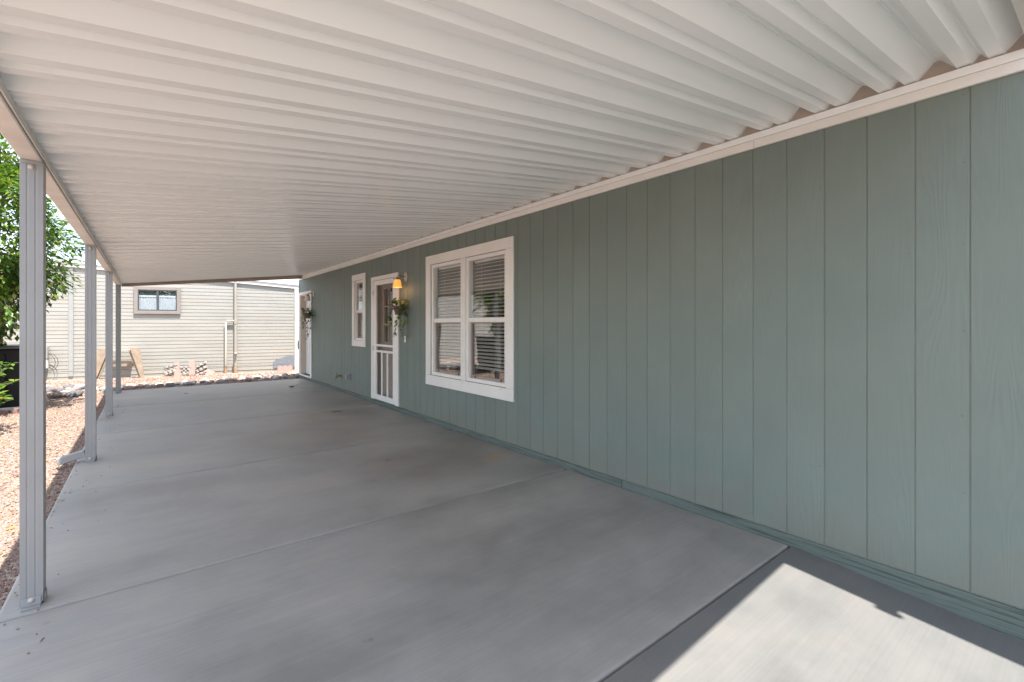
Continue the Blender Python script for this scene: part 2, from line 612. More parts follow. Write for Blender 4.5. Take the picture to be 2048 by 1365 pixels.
g = MB()
xs = [-400, -60, -12, -4, 0, 4, 12, 60, 400]
ys = [-400, -60, -5.0, -1.5, 1.17, 12.4, 20, 60, 400]
vs = [(x, y, gz(y)) for y in ys for x in xs]
n = len(xs)
g.add(vs, [(j * n + i, j * n + i + 1, (j + 1) * n + i + 1, (j + 1) * n + i) for j in range(len(ys) - 1) for i in range(n - 1)])
o = g.build('gravel_yard', M['gravelground'])
o['kind'] = 'structure'

patio = struct('patio')
JT = [1.175, 3.10, 5.16, 7.64, 9.95, 12.42]
for a, b in zip(JT, JT[1:]):
    MB().box(XE, W - 0.012, a + 0.007, b - 0.007, -0.14, 0).build('concrete_slab', M['slab'], patio, bevel=0.015, seg=3)
bx('joint_filler', M['joint'], patio, XE + 0.02, W - 0.02, JT[0] - 0.005, JT[-1] - 0.02, -0.15, -0.030)

# driveway apron: falls away towards the street
ap = MB()
prof = [(1.165, 0.0), (1.10, -0.004), (-3.0, -0.345), (-5.2, -0.47), (-9.0, -0.47)]
for (y0, z0), (y1, z1) in zip(prof, prof[1:]):
    ap.add([(XE, y0, z0), (W - 0.012, y0, z0), (W - 0.012, y1, z1), (XE, y1, z1),
            (XE, y0, z0 - 0.12), (W - 0.012, y0, z0 - 0.12), (W - 0.012, y1, z1 - 0.12), (XE, y1, z1 - 0.12)],
           [(0, 1, 2, 3), (0, 3, 7, 4), (1, 5, 6, 2)])
ap.add([(XE, 1.165, 0), (W - .012, 1.165, 0), (W - .012, 1.165, -.12), (XE, 1.165, -.12)], [(0, 1, 2, 3)])
o = ap.build('driveway', M['apron'])
o['kind'] = 'structure'
o = bx('street', simple('asphalt', (0.055, 0.054, 0.052), 0.9, 0.15, 30, 0.4), None, -80, 80, -17, -9.004, -0.6, -0.48)
o['kind'] = 'structure'

# ------------------------------------------------------------------ the sage house
HY0, HY1 = -2.42, 12.83
house = thing('house', 'sage green house with vertical grooved siding and cream window trim beside the patio', 'house', (W, 0, 0))
OPEN = [(4.035, 5.752, 0.655, 2.180), (8.30, 8.745, 1.06, 2.175), (6.86, 7.80, 0.085, 2.10), (11.72, 12.65, 0.085, 2.10)]


def cut(y0, y1, z0, z1):
    """rectangles of a strip left over round the wall openings"""
    ys_ = sorted({y0, y1} | {v for o_ in OPEN for v in o_[:2] if y0 < v < y1})
    out = []
    for a, b in zip(ys_, ys_[1:]):
        segs = [(z0, z1)]
        m_ = (a + b) / 2
        for oy0, oy1, oz0, oz1 in OPEN:
            if oy0 < m_ < oy1:
                ns = []
                for s0, s1 in segs:
                    if oz0 > s0:
                        ns.append((s0, min(s1, oz0)))
                    if oz1 < s1:
                        ns.append((max(s0, oz1), s1))
                segs = ns
        out += [(a, b, s0, s1) for s0, s1 in segs if s1 - s0 > 0.002]
    return out


PW = 0.2032
PZ0, PZ1 = 0.064, 2.496


def cells(ya, yb, za, zb):
    """outline pieces of one plank with the openings cut out, each piece one connected shell"""
    ys_ = sorted({ya, yb} | {v for q in OPEN for v in q[:2] if ya < v < yb})
    zs_ = sorted({za, zb} | {v for q in OPEN if q[0] < yb and q[1] > ya for v in q[2:] if za < v < zb})
    ins = set()
    for i in range(len(ys_) - 1):
        for j in range(len(zs_) - 1):
            cy, cz = (ys_[i] + ys_[i + 1]) / 2, (zs_[j] + zs_[j + 1]) / 2
            if not any(q[0] < cy < q[1] and q[2] < cz < q[3] for q in OPEN):
                ins.add((i, j))
    out = []
    while ins:
        todo, comp = [ins.pop()], []
        while todo:
            c = todo.pop()
            comp.append(c)
            for d in ((1, 0), (-1, 0), (0, 1), (0, -1)):
                e = (c[0] + d[0], c[1] + d[1])
                if e in ins:
                    ins.remove(e)
                    todo.append(e)
        mb, idx = MB(), {}

        def vid(x, i, j):
            if (x, i, j) not in idx:
                idx[(x, i, j)] = len(mb.v)
                mb.v.append(((0.0, 0.012)[x], ys_[i] - ya, zs_[j]))
            return idx[(x, i, j)]
        fs_ = []
        cs_ = set(comp)
        for i, j in comp:
            fs_.append((vid(0, i, j), vid(0, i, j + 1), vid(0, i + 1, j + 1), vid(0, i + 1, j)))
            fs_.append((vid(1, i, j), vid(1, i + 1, j), vid(1, i + 1, j + 1), vid(1, i, j + 1)))
            for di, dj, a, b in ((-1, 0, (i, j), (i, j + 1)), (1, 0, (i + 1, j), (i + 1, j + 1)), (0, -1, (i, j), (i + 1, j)), (0, 1, (i, j + 1), (i + 1, j + 1))):
                if (i + di, j + dj) not in cs_:
                    fs_.append((vid(0, *a), vid(0, *b), vid(1, *b), vid(1, *a)))
        mb.f = fs_
        mb.sm = [False] * len(fs_)
        out.append((len(comp), mb))
    return out


gy = 0.388 - PW * 13
full_mesh = None
while gy < HY1 - 0.01:
    y0, y1 = gy + 0.0025, min(gy + PW - 0.0025, HY1)
    pieces = cells(y0, y1, PZ0, PZ1)
    whole = len(pieces) == 1 and pieces[0][0] == 1 and y1 < HY1
    if whole:
        if full_mesh is None:
            full_mesh = pieces[0][1].mesh('siding_plank', M['sage'], 0.0020)
        link('siding_plank', full_mesh, house, (R.uniform(-0.0008, 0.0008), y0, 0))
    else:
        for _, mb in pieces:
            mb.build('siding_plank', M['sage'], house, (0, y0, 0), bevel=0.0020)
    gy += PW
nh = MB()
for i_ in range(75):
    yn = 0.388 - PW * 13 + PW * i_ + 0.022
    for zn in (0.11, 0.52, 0.92, 1.33, 1.74, 2.14, 2.45):
        yj, zj = yn + R.uniform(-.004, .004), zn + R.uniform(-.02, .02)
        if yj < HY1 - .02 and not any(q[0] - .16 < yj < q[1] + .16 and q[2] - .17 < zj < q[3] + .16 for q in OPEN):
            nh.lathe([(0.0, -0.0014), (0.0036, -0.0012), (0.0044, 0.0004)], (0, yj, zj), 8, 'x')
o = nh.build('nail_head', M['sage'], house)
o['kind'] = 'stuff'
wb = MB()
for a, b, s0, s1 in cut(HY0, HY1 - 0.004, 0.02, 2.70):
    wb.box(0.0045, 0.09, a, b, s0, s1)
wb.build('wall', M['groove'], house)
sh = MB()
sh.box(0.095, 7.5, HY1 - 0.1, HY1 - 0.006, -0.3, 2.70).box(0.095, 7.5, HY0, HY0 + 0.1, -0.5, 2.70)
sh.box(7.5, 7.6, HY0, HY1 - 0.006, -0.5, 2.70)
sh.build('shell_wall', M['sage'], house)
ri = MB()
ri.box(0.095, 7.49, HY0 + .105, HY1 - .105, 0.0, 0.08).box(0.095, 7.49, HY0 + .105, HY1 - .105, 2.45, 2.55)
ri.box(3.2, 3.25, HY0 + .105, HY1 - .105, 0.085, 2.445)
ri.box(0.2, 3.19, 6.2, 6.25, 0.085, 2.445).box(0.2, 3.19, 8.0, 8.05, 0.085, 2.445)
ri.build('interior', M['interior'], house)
hr = MB()
hr.prism([(-0.045, 2.72), (-0.045, 2.76), (3.75, 3.28), (7.7, 2.76), (7.7, 2.72), (3.75, 3.24)], -0.42, HY1 + 0.02, lambda p, t_: (p[0], t_, p[1]))
hr.prism([(0.01, 2.722), (0.01, 2.762), (3.75, 3.279), (7.7, 2.759), (7.7, 2.719), (3.75, 3.239)], HY0 - 0.1, -0.421, lambda p, t_: (p[0], t_, p[1]))
hr.box(-0.078, -0.046, -0.42, -0.345, 2.66, 2.76)  # unseen block added on the eave to cast the notch beside the sunlit patch
hr.build('roof', M['shingle'], house)
bx('fascia', M['closure'], house, -0.004, 0.006, HY0, HY1, 2.5865, 2.7195)
for a in range(4):
    y0 = HY0 + a * 3.81
    bx('frieze_board', M['trim'], house, -0.022, -0.0015, y0 + 0.001, y0 + 3.81 - 0.001, 2.494, 2.545, 0.002)
# weathered skirt boards below the siding
yy = HY0
while yy < HY1:
    y1 = min(yy + 2.44, HY1)
    sag = R.uniform(0, 0.006)
    z0b = -0.02 if yy > 1.0 else -0.45
    bx('skirt_board', M['skirt'], house, -0.0105, 0.006, yy + 0.003, y1 - 0.003, z0b, 0.061 - sag * 0.3, 0.003)
    yy = y1
bx('corner_trim', M['sage'], house, -0.008, -0.001, HY1 - 0.05, HY1 + 0.01, 0.064, 2.49, 0.002)


def bars(mb, x0, x1, y0, y1, z0, z1, w_, wb_=None, wt=None):
    """a rectangular frame of four butted bars"""
    wb_ = w_ if wb_ is None else wb_
    wt = w_ if wt is None else wt
    mb.box(x0, x1, y0, y0 + w_, z0, z1).box(x0, x1, y1 - w_, y1, z0, z1)
    mb.box(x0, x1, y0 + w_, y1 - w_, z0, z0 + wb_).box(x0, x1, y0 + w_, y1 - w_, z1 - wt, z1)
    return mb


def win_unit(par, y0, y1, z0, z1, rail, edge=0.045):
    """single-hung unit set in an opening"""
    bars(MB(), 0.001, 0.075, y0, y1, z0, z1, edge).build('window_frame', M['vinyl'], par, bevel=0.003)
    bx('meeting_rail', M['vinyl'], par, 0.012, 0.06, y0 + edge, y1 - edge, rail - 0.027, rail + 0.027, 0.003)
    bx('pane', M['glass'], par, 0.026, 0.030, y0 + edge, y1 - edge, rail + 0.027, z1 - edge)
    ly0, ly1, lz0, lz1 = y0 + edge + .001, y1 - edge - .001, z0 + edge + .001, rail - 0.028
    bars(MB(), 0.038, 0.056, ly0, ly1, lz0, lz1, 0.026, 0.03, 0.012).build('screen_frame', M['taupe'], par)
    bx('pane', M['glass'], par, 0.050, 0.054, ly0 + .026, ly1 - .026, lz0 + .03, lz1 - .012)
    for q in (0.14, 0.86):
        yq = ly0 + (ly1 - ly0) * q
        bx('clip', M['clip'], par, 0.032, 0.0375, yq - 0.012, yq + 0.012, lz0 + 0.004, lz0 + 0.026, 0.002)


# big double window
win = link('double_window', None, house)
tr = MB()
tr.box(-0.022, -0.001, 3.899, 4.030, 0.655, 2.180).box(-0.022, -0.001, 5.757, 5.877, 0.655, 2.180)
tr.box(-0.024, -0.001, 3.899, 5.877, 0.520, 0.654).box(-0.024, -0.001, 3.899, 5.877, 2.181, 2.303)
tr.build('window_trim', M['trim'], win, bevel=0.003)
MB().box(-0.020, 0.08, 4.862, 4.946, 0.656, 2.179).build('mullion', M['trim'], win, bevel=0.003)
win_unit(win, 4.036, 4.860, 0.657, 2.178, 1.408)
win_unit(win, 4.948, 5.751, 0.657, 2.178, 1.408)
for yb, zb in ((4.12, 0.63), (4.905, 0.625), (5.6, 0.63)):
    MB().lathe([(0.004, -0.0265), (0.004, -0.024)], (0, yb, zb), 8, 'x').build('screw', M['clip'], win)
for y0, y1, lab in ((4.10, 4.80, 'half drawn tan slat blind inside the right half of the big window'),
                    (5.01, 5.69, 'half drawn tan slat blind inside the left half of the big window')):
    bl = thing('window_blind', lab, 'blind', (W + 0.105, (y0 + y1) / 2, 0.78), 0, 'slat blinds in the big window')
    hw = (y1 - y0) / 2
    bx('headrail', M['slat'], bl, -0.02, 0.02, -hw, hw, 1.33, 1.37, 0.004)
    sm = MB().prism([(-0.022, -0.010), (0, 0.001), (0.022, 0.010), (0.022, 0.0118), (0, 0.0028), (-0.022, -0.0082)], -hw, hw, lambda p, t_: (p[0], t_, p[1])).mesh('slat', M['slat'])
    for i in range(30):
        link('slat', sm, bl, (0, 0, 1.305 - i * 0.0435))
    for q in (-0.55, 0.55):
        MB().tube([(-0.024, q * hw, 0.02), (-0.024, q * hw, 1.33)], 0.0012, 5).build('cord', M['slat'], bl)

# narrow window
nw = link('narrow_window', None, house)
tr = MB()
tr.box(-0.022, -0.001, 8.178, 8.299, 1.06, 2.175).box(-0.022, -0.001, 8.746, 8.856, 1.06, 2.175)
tr.box(-0.024, -0.001, 8.178, 8.856, 0.948, 1.059).box(-0.024, -0.001, 8.178, 8.856, 2.176, 2.288)
tr.build('window_trim', M['trim'], nw, bevel=0.003)
win_unit(nw, 8.301, 8.744, 1.061, 2.174, 1.60, 0.04)

# screen door in its casing, with the beige entry door behind it
sd = link('screen_door', None, house)
cs = MB()
cs.box(-0.030, -0.001, 6.781, 6.885, 0.075, 2.105).box(-0.030, -0.001, 7.775, 7.875, 0.075, 2.105)
cs.box(-0.032, -0.001, 6.781, 7.875, 2.106, 2.170)
cs.build('door_casing', M['trim'], sd, bevel=0.003)
lf = MB()
LY0, LY1 = 6.888, 7.772
lf.box(-0.026, 0.004, LY0, LY0 + 0.092, 0.082, 2.100).box(-0.026, 0.004, LY1 - 0.105, LY1, 0.082, 2.100)
lf.box(-0.026, 0.004, LY0 + .0925, LY1 - .1055, 0.082, 0.168).box(-0.026, 0.004, LY0 + .0925, LY1 - .1055, 2.02, 2.100)
lf.build('door_frame', M['doorwhite'], sd, bevel=0.004)
for z in (0.885, 0.985):
    bx('rail', M['doorwhite'], sd, -0.024, 0.002, LY0 + .093, LY1 - .106, z, z + 0.036, 0.004)
dy = (LY1 - .105 - LY0 - .092) / 3
for i in (1, 2):
    yc = LY0 + .092 + dy * i
    bx('spindle', M['doorwhite'], sd, -0.022, 0.0, yc - 0.019, yc + 0.019, 0.169, 0.884, 0.004)
bx('screen_mesh', M['screen'], sd, 0.0045, 0.0055, LY0 + .05, LY1 - .05, 0.12, 2.06)
for z in (0.95, 1.90):
    MB().tube([(-0.034, LY1 + 0.004, z - 0.04), (-0.034, LY1 + 0.004, z + 0.04)], 0.008, 8).build('hinge', M['nickel'], sd)
bx('door_closer', M['clip'], sd, -0.036, -0.0325, 6.90, 6.915, 2.055, 2.085)
dj = MB()
dj.box(0.006, 0.085, 6.861, 6.884, 0.086, 2.099).box(0.006, 0.085, 7.776, 7.799, 0.086, 2.099).box(0.006, 0.085, 6.885, 7.775, 2.075, 2.099)
dj.build('door_jamb', M['innerdoor'], sd)
ed = link('entry_door', None, house)
el_ = MB()
DY0, DY1 = 6.886, 7.774
GY = [7.60, 7.41, 7.22, 7.03]
GZ = [1.06, 1.355, 1.66, 1.965]
el_.box(0.086, 0.125, DY0, GY[3], 0.086, 2.074).box(0.086, 0.125, GY[0], DY1, 0.086, 2.074)
el_.box(0.086, 0.125, GY[3] + .0005, GY[0] - .0005, 0.086, GZ[0]).box(0.086, 0.125, GY[3] + .0005, GY[0] - .0005, GZ[3], 2.074)
el_.build('door_leaf', M['innerdoor'], ed)
for i in (1, 2):
    bx('muntin', M['innerdoor'], ed, 0.082, 0.122, GY[i] - 0.012, GY[i] + 0.012, GZ[0] + .001, GZ[3] - .001)
for i in (1, 2):
    for a in range(3):
        bx('muntin', M['innerdoor'], ed, 0.083, 0.121, GY[a + 1] + 0.0125, GY[a] - 0.0125, GZ[i] - 0.010, GZ[i] + 0.010)
for a in range(3):
    for b in range(3):
        bx('pane', M['glass'], ed, 0.100, 0.103, GY[a + 1] + 0.0121, GY[a] - 0.0121, GZ[b] + 0.0101, GZ[b + 1] - 0.0101)

# far white door
fd = link('white_door', None, house)
cs = MB()
cs.box(-0.028, -0.001, 11.623, 11.722, 0.07, 2.095).box(-0.028, -0.001, 12.648, 12.747, 0.07, 2.095)
cs.box(-0.030, -0.001, 11.623, 12.747, 2.096, 2.168).box(-0.034, -0.001, 11.723, 12.647, 0.07, 0.10)
cs.build('door_casing', M['trim'], fd, bevel=0.003)
jb = MB()
jb.box(0.0, 0.115, 11.723, 11.745, 0.101, 2.094).box(0.0, 0.115, 12.625, 12.647, 0.101, 2.094).box(0.0, 0.115, 11.746, 12.624, 2.07, 2.094)
jb.build('door_jamb', M['innerdoor'], fd)
bx('door_leaf', M['doorwhite'], fd, 0.115, 0.155, 11.746, 12.624, 0.105, 2.069)
for ya, yb in ((11.84, 12.13), (12.24, 12.53)):
    for za, zb in ((0.28, 0.93), (1.10, 1.62), (1.74, 1.95)):
        bars(MB(), 0.106, 0.1145, ya, yb, za, zb, 0.03).build('panel_moulding', M['doorwhite'], fd, bevel=0.003)
        bx('door_panel', M['doorwhite'], fd, 0.108, 0.1145, ya + 0.055, yb - 0.055, za + 0.055, zb - 0.055, 0.004)
MB().lathe([(0.0, -0.05), (0.026, -0.045), (0.030, -0.03), (0.012, -0.012), (0.028, -0.004), (0.028, 0.0)], (0.114, 12.56, 1.0), 14, 'x').build('handle', M['nickel'], fd)

# ------------------------------------------------------------------ carport
cp = thing('carport', 'long white metal carport with ribbed roof and slim square posts', 'carport', (0, 0, 0))
RS = 0.117
RX0, RX1 = -0.3948, 3.104
rz = lambda x: 2.5885 + RS * (x - 3.05)
PER = 0.305


def pan_profile():
    p = [(0.0, 0.072), (0.012, 0.070), (0.030, 0.050), (0.072, 0.0), (0.090, 0.0005), (0.123, 0.0), (0.146, 0.030), (0.156, 0.030), (0.178, 0.0),
         (0.205, 0.0005), (0.230, 0.0), (0.272, 0.050), (0.287, 0.066), (0.299, 0.0705), (0.3095, 0.0742), (0.3105, 0.0660)]
    return p


def pan_mesh(prof_):
    mb = MB()
    n_ = len(prof_)
    vs_ = []
    for x in (RX0, RX1):
        for y, z in prof_:
            vs_.append((x, y, rz(x) + z))
        for y, z in prof_:
            vs_.append((x, y, rz(x) + z + 0.0022))
    fs_ = []
    for i in range(n_ - 1):
        a, b = i, 2 * n_ + i
        fs_.append((a, a + 1, b + 1, b))
        fs_.append((a + n_, b + n_, b + n_ + 1, a + n_ + 1))
        fs_.append((a, a + n_, a + n_ + 1, a + 1))
        fs_.append((b, b + 1, b + n_ + 1, b + n_))
    fs_ += [(0, 2 * n_, 3 * n_, n_), (n_ - 1, 2 * n_ - 1, 4 * n_ - 1, 3 * n_ - 1)]
    mb.add(vs_, fs_)
    return mb.mesh('roof_panel', M['roofmetal'])


pm = pan_mesh(pan_profile())
for k in range(-1, 39):
    link('roof_panel', pm, cp, (0, 0.505 + PER * k, R.uniform(-0.001, 0.001)))
bx('roof_edge', M['roofmetal'], cp, -0.46, 3.08, 0.163, 0.1985, 2.68, 2.80)
o = MB()
o.add([(-0.39, 0.150, rz(-.39) - .02), (3.08, 0.150, rz(3.08) - .0), (3.08, 0.150, 2.70), (-0.39, 0.150, 2.32),
       (-0.39, 0.198, rz(-.39) - .02), (3.08, 0.198, rz(3.08) - .0), (3.08, 0.198, 2.70), (-0.39, 0.198, 2.32)],
      [(0, 1, 2, 3), (7, 6, 5, 4), (0, 4, 5, 1), (1, 5, 6, 2), (2, 6, 7, 3), (3, 7, 4, 0)])
bpy.data.objects.remove(bpy.data.objects['roof_edge'])
o.build('roof_edge', M['beammetal'], cp)
# far end channel
YF = 0.505 + PER * 39
o = MB()
b0, b1 = rz(-.39) - .055, rz(3.08) - .085
o.add([(-0.39, YF + .007, b0), (3.08, YF + .007, b1), (3.08, YF + .007, 2.70), (-0.39, YF + .007, 2.29),
       (-0.39, YF + .05, b0), (3.08, YF + .05, b1), (3.08, YF + .05, 2.70), (-0.39, YF + .05, 2.29)],
      [(0, 1, 2, 3), (7, 6, 5, 4), (0, 4, 5, 1), (1, 5, 6, 2), (2, 6, 7, 3), (3, 7, 4, 0)])
o.build('end_channel', M['endcap'], cp)
bx('beam', M['beammetal'], cp, -0.472, -0.395, 0.12, YF + 0.04, 2.140, 2.290, 0.004)
bx('gutter_lip', M['beammetal'], cp, -0.392, -0.386, 0.2, YF, 2.150, rz(-.39) - .002)
for a in range(3):
    y0 = 0.15 + a * 4.23
    bx('hanger', M['roofmetal'], cp, W - 0.030, W - 0.0045, y0 + .001, y0 + 4.229, 2.5465, 2.5862, 0.002)
for yj in (5.0, 9.4):
    bx('splice_plate', M['beammetal'], cp, -0.3855, -0.383, yj - 0.05, yj + 0.05, 2.155, 2.185)


def post_poly(h=0.040, g_=0.0018):
    side = [(-h, -h), (-0.019, -h), (-0.0165, -h + g_), (-0.0125, -h + g_), (-0.010, -h), (0.010, -h), (0.0125, -h + g_), (0.0165, -h + g_), (0.019, -h)]
    out = []
    for q in range(4):
        c_, s_ = math.cos(q * math.pi / 2), math.sin(q * math.pi / 2)
        out += [(x * c_ - y * s_, x * s_ + y * c_) for x, y in side]
    return out


postm = MB().prism(post_poly(), 0.012, 2.139, lambda p, t_: (p[0], p[1], t_)).mesh('post', M['postmetal'])
bm_ = MB()
bm_.box(-0.034, 0.034, -0.047, -0.0415, 0.004, 0.045).box(-0.034, 0.034, -0.075, -0.0475, 0.001, 0.005)
bm_.box(-0.034, 0.034, 0.0415, 0.047, 0.004, 0.055).box(0.0415, 0.046, -0.03, 0.03, 0.001, 0.05)
brk = bm_.mesh('base_bracket', M['postmetal'], 0.0015)
bl_ = MB()
bl_.lathe([(0, -0.009), (0.006, -0.0085), (0.009, -0.005), (0.009, -0.003), (0.013, -0.0025), (0.013, 0.0)], (0, 0, 0), 12, 'x')
boltm = bl_.mesh('bolt', M['nickel'])
POSTS = [3.213, 6.21, 9.13, 12.06]
for i, y in enumerate(POSTS):
    p = link('post', postm, cp, (-0.431, y, 0))
    link('base_bracket', brk, p, (0, 0, 0))
    link('bolt', boltm, p, (0.0, -0.0472, 0.032), (0, 0, math.pi / 2))
    link('bolt', boltm, p, (0.0, -0.0402, 2.105), (0, 0, math.pi / 2))
    tb = MB().box(-0.036, 0.036, -0.0440, -0.0408, 2.122, 2.1395)
    tb.build('top_tab', M['postmetal'], p)
    if i in (1, 3):
        dmb = MB()
        mt = Matrix.Translation((-0.041, 0, 0.085)) @ Matrix.Rotation(math.radians(-15), 4, 'Y')
        dmb.box(-0.205, 0.0, -0.034, 0.034, -0.033, 0.033, mt)
        d = dmb.build('downspout_elbow', M['postmetal'], p, bevel=0.004)

# ------------------------------------------------------------------ neighbour house
NA = Vector((-1.9, 16.4, 0))
nrot = math.atan2(-1.1, 5.5)
nb = thing('neighbour_house', 'cream house with horizontal lap siding and a small curtained window across the gravel', 'house', NA, nrot)
S0, S1 = -8.5, 5.62
ztop = lambda s: min(2.885 - 0.072 * (s - 0.381), 2.885 + 0.072 * (s + 2.6))
wmb = MB()
wmb.add([(S0, 0.02, -0.3), (S1, 0.02, -0.3), (S1, 0.02, ztop(S1)), (-1.1, 0.02, ztop(-1.1)), (S0, 0.02, ztop(S0)),
         (S0, 6.02, -0.3), (S1, 6.02, -0.3), (S1, 6.02, ztop(S1)), (-1.1, 6.02, ztop(-1.1)), (S0, 6.02, ztop(S0))],
        [(0, 1, 2, 3, 4), (9, 8, 7, 6, 5), (0, 5, 6, 1), (1, 6, 7, 2), (4, 9, 5, 0), (2, 7, 8, 3), (3, 8, 9, 4)])
nwall = wmb.build('wall', M['siding'], nb)
CH = 0.0985


def course(s0, s1, z0, z1):
    brk_ = [s0, s1]
    pts = []
    # where the rake crosses this course
    zt0 = lambda s: min(z1, ztop(s))
    cand = [s0, s1, -1.1]
    for zc in (z0 + 0.004, z1):
        cand += [0.381 - (zc - 2.885) / 0.072, -2.6 + (zc - 2.885) / 0.072]
    cand = sorted(c for c in cand if s0 <= c <= s1)
    cand = [c for c in cand if zt0(c) >= z0 + 0.0035]
    if len(cand) < 2:
        return None
    mb = MB()
    vs_ = []
    for c in cand:
        zt = zt0(c)
        fr = (zt - z0) / CH
        vs_ += [(c, 0.019, z0), (c, 0.011, z0), (c, 0.011 + 0.0058 * fr, zt)]
    fs_ = []
    for i in range(len(cand) - 1):
        a = i * 3
        fs_ += [(a, a + 1, a + 4, a + 3), (a + 1, a + 2, a + 5, a + 4)]
    fs_ += [(0, 2, 1), tuple(len(vs_) - 3 + q for q in (0, 1, 2))]
    mb.add(vs_, fs_)
    return mb


z = 0.02
kk = 0
while z < 2.96:
    joint = [3.1, 4.65, 2.2, 5.0, 3.6][kk % 5] if kk < 4 else None
    spans = [(S0, 0.352), (0.444, S1)] if joint is None else [(S0, 0.352), (0.444, joint), (joint + 0.006, S1)]
    for s0, s1 in spans:
        c = course(s0, s1, z + R.uniform(-.002, .002), z + CH)
        if c:
            c.build('siding_board', M['siding'], nwall, recalc=True)
    z += CH
    kk += 1
bx('batten', M['batten'], nb, 0.353, 0.443, -0.012, 0.018, 0.03, 2.86, 0.002)
bx('corner_trim', M['vinyl'], nb, S1 - 0.03, S1 + 0.07, -0.022, 0.10, -0.05, 2.50, 0.003)
for sgn in (0, 1):
    a, b = ((-1.1, 5.85), (S0 - .2, -1.1))[sgn]
    f = MB()
    f.prism([(a, ztop(a) - 0.055), (b, ztop(b) - 0.055), (b, ztop(b) + 0.055), (a, ztop(a) + 0.055)], -0.030, -0.004, lambda p, t_: (p[0], t_, p[1]))
    f.build('rake_board', M['fascia'], nb, bevel=0.002)
    f = MB()
    f.prism([(a, ztop(a) + 0.057), (b, ztop(b) + 0.057), (b, ztop(b) + 0.085), (a, ztop(a) + 0.085)], -0.055, 6.2, lambda p, t_: (p[0], t_, p[1]))
    f.build('roof', M['vinyl'], nb)
# window
wn_ = link('curtained_window', None, nb)
bars(MB(), 1.68, 2.715, -0.03, 0.0, 1.64, 2.385, 0.1)
fm = MB()
ws0, ws1, wz0, wz1 = 1.68, 2.715, 1.645, 2.385
tw = 0.085
fm.box(ws0, ws0 + tw, -0.034, -0.001, wz0, wz1).box(ws1 - tw, ws1, -0.034, -0.001, wz0, wz1)
fm.box(ws0 + tw, ws1 - tw, -0.034, -0.001, wz0, wz0 + tw).box(ws0 + tw, ws1 - tw, -0.034, -0.001, wz1 - tw, wz1)
fm.build('window_trim', M['tanframe'], wn_, bevel=0.003)
a0, a1, c0, c1 = ws0 + tw + .001, ws1 - tw - .001, wz0 + tw + .001, wz1 - tw - .001
mid = (a0 + a1) / 2
fm = MB()
fm.box(a0, a0 + .022, -0.030, -0.002, c0, c1).box(a1 - .022, a1, -0.030, -0.002, c0, c1).box(mid - .022, mid + .022, -0.031, -0.002, c0, c1)
for u0, u1 in ((a0 + .0225, mid - .0225), (mid + .0225, a1 - .0225)):
    fm.box(u0, u1, -0.030, -0.002, c0, c0 + .03).box(u0, u1, -0.030, -0.002, c1 - .022, c1)
fm.build('window_frame', M['darkmetal'], wn_)
bx('backing', M['darkmetal'], wn_, a0 + .0225, a1 - .0225, -0.0018, -0.0008, c0 + .031, c1 - .023)
for u0, u1 in ((a0 + .0225, mid - .0225), (mid + .0225, a1 - .0225)):
    bx('pane', M['glass'], wn_, u0, u1, -0.0225, -0.0205, c0 + .0305, c1 - .0225)
    bx('valance', M['valance'], wn_, u0 + .004, u1 - .004, -0.010, -0.006, c1 - 0.20, c1 - 0.15)
    cv = MB()
    N_ = 40
    pts = []
    for i in range(N_ + 1):
        s = u0 + .004 + (u1 - u0 - .008) * i / N_
        pts.append((s, -0.008 + 0.004 * math.sin(i * 1.05), c1 - 0.20 - 0.025 * abs(math.sin(i * 0.52))))
    vs_ = []
    for s, y, zt in pts:
        vs_ += [(s, y, c0 + .031), (s, y, zt)]
    cv.add(vs_, [(2 * i, 2 * i + 2, 2 * i + 3, 2 * i + 1) for i in range(N_)], True)
    cv.build('curtain', M['curtain'], wn_, recalc=False)
# drain pipes on the wall
pp = link('drain_pipe', None, nb)
MB().tube([(4.03, -0.05, 0.16), (4.03, -0.05, 2.60)], 0.034, 12).build('stack', M['pipe'], pp)
MB().tube([(4.0, -0.05, 1.46), (3.82, -0.05, 1.46), (3.785, -0.05, 1.43), (3.785, -0.05, 0.14)], 0.026, 10).build('branch', M['pipe'], pp)
MB().tube([(4.03, -0.05, 1.38), (4.03, -0.05, 1.50)], 0.043, 12).build('coupling', M['pipe'], pp)
MB().tube([(4.03, -0.05, -0.05), (4.03, -0.055, 0.10), (4.03, -0.05, 0.16)], [0.04, 0.046, 0.038], 12).build('coupling', M['rustpipe'], pp)
MB().tube([(3.785, -0.05, -0.05), (3.785, -0.05, 0.14)], 0.034, 10).build('coupling', M['rustpipe'], pp)
MB().lathe([(0.0, -0.12), (0.035, -0.115), (0.042, -0.09), (0.03, -0.07), (0.03, 0.0)], (0, 0, 0), 12, 'x').build('cleanout_plug', M['pipe'], pp, (4.04, -0.05, 0.52)).rotation_euler = (0, 0, math.pi / 2)
MB().tube([(4.02, -0.055, 0.36), (4.03, -0.07, 0.46), (4.04, -0.075, 0.55)], 0.03, 10).build('elbow', M['pipe'], pp)
# bare grey patch near the corner
mb = MB()
pts = [(5.02, .04), (5.0, .22), (5.08, .30), (5.2, .33), (5.3, .38), (5.45, .40), (5.585, .38), (5.585, .05)]
mb.prism(pts, -0.0035, -0.001, lambda p, t_: (p[0], t_, p[1]))
mb.build('primer_patch', M['patch'], nb)

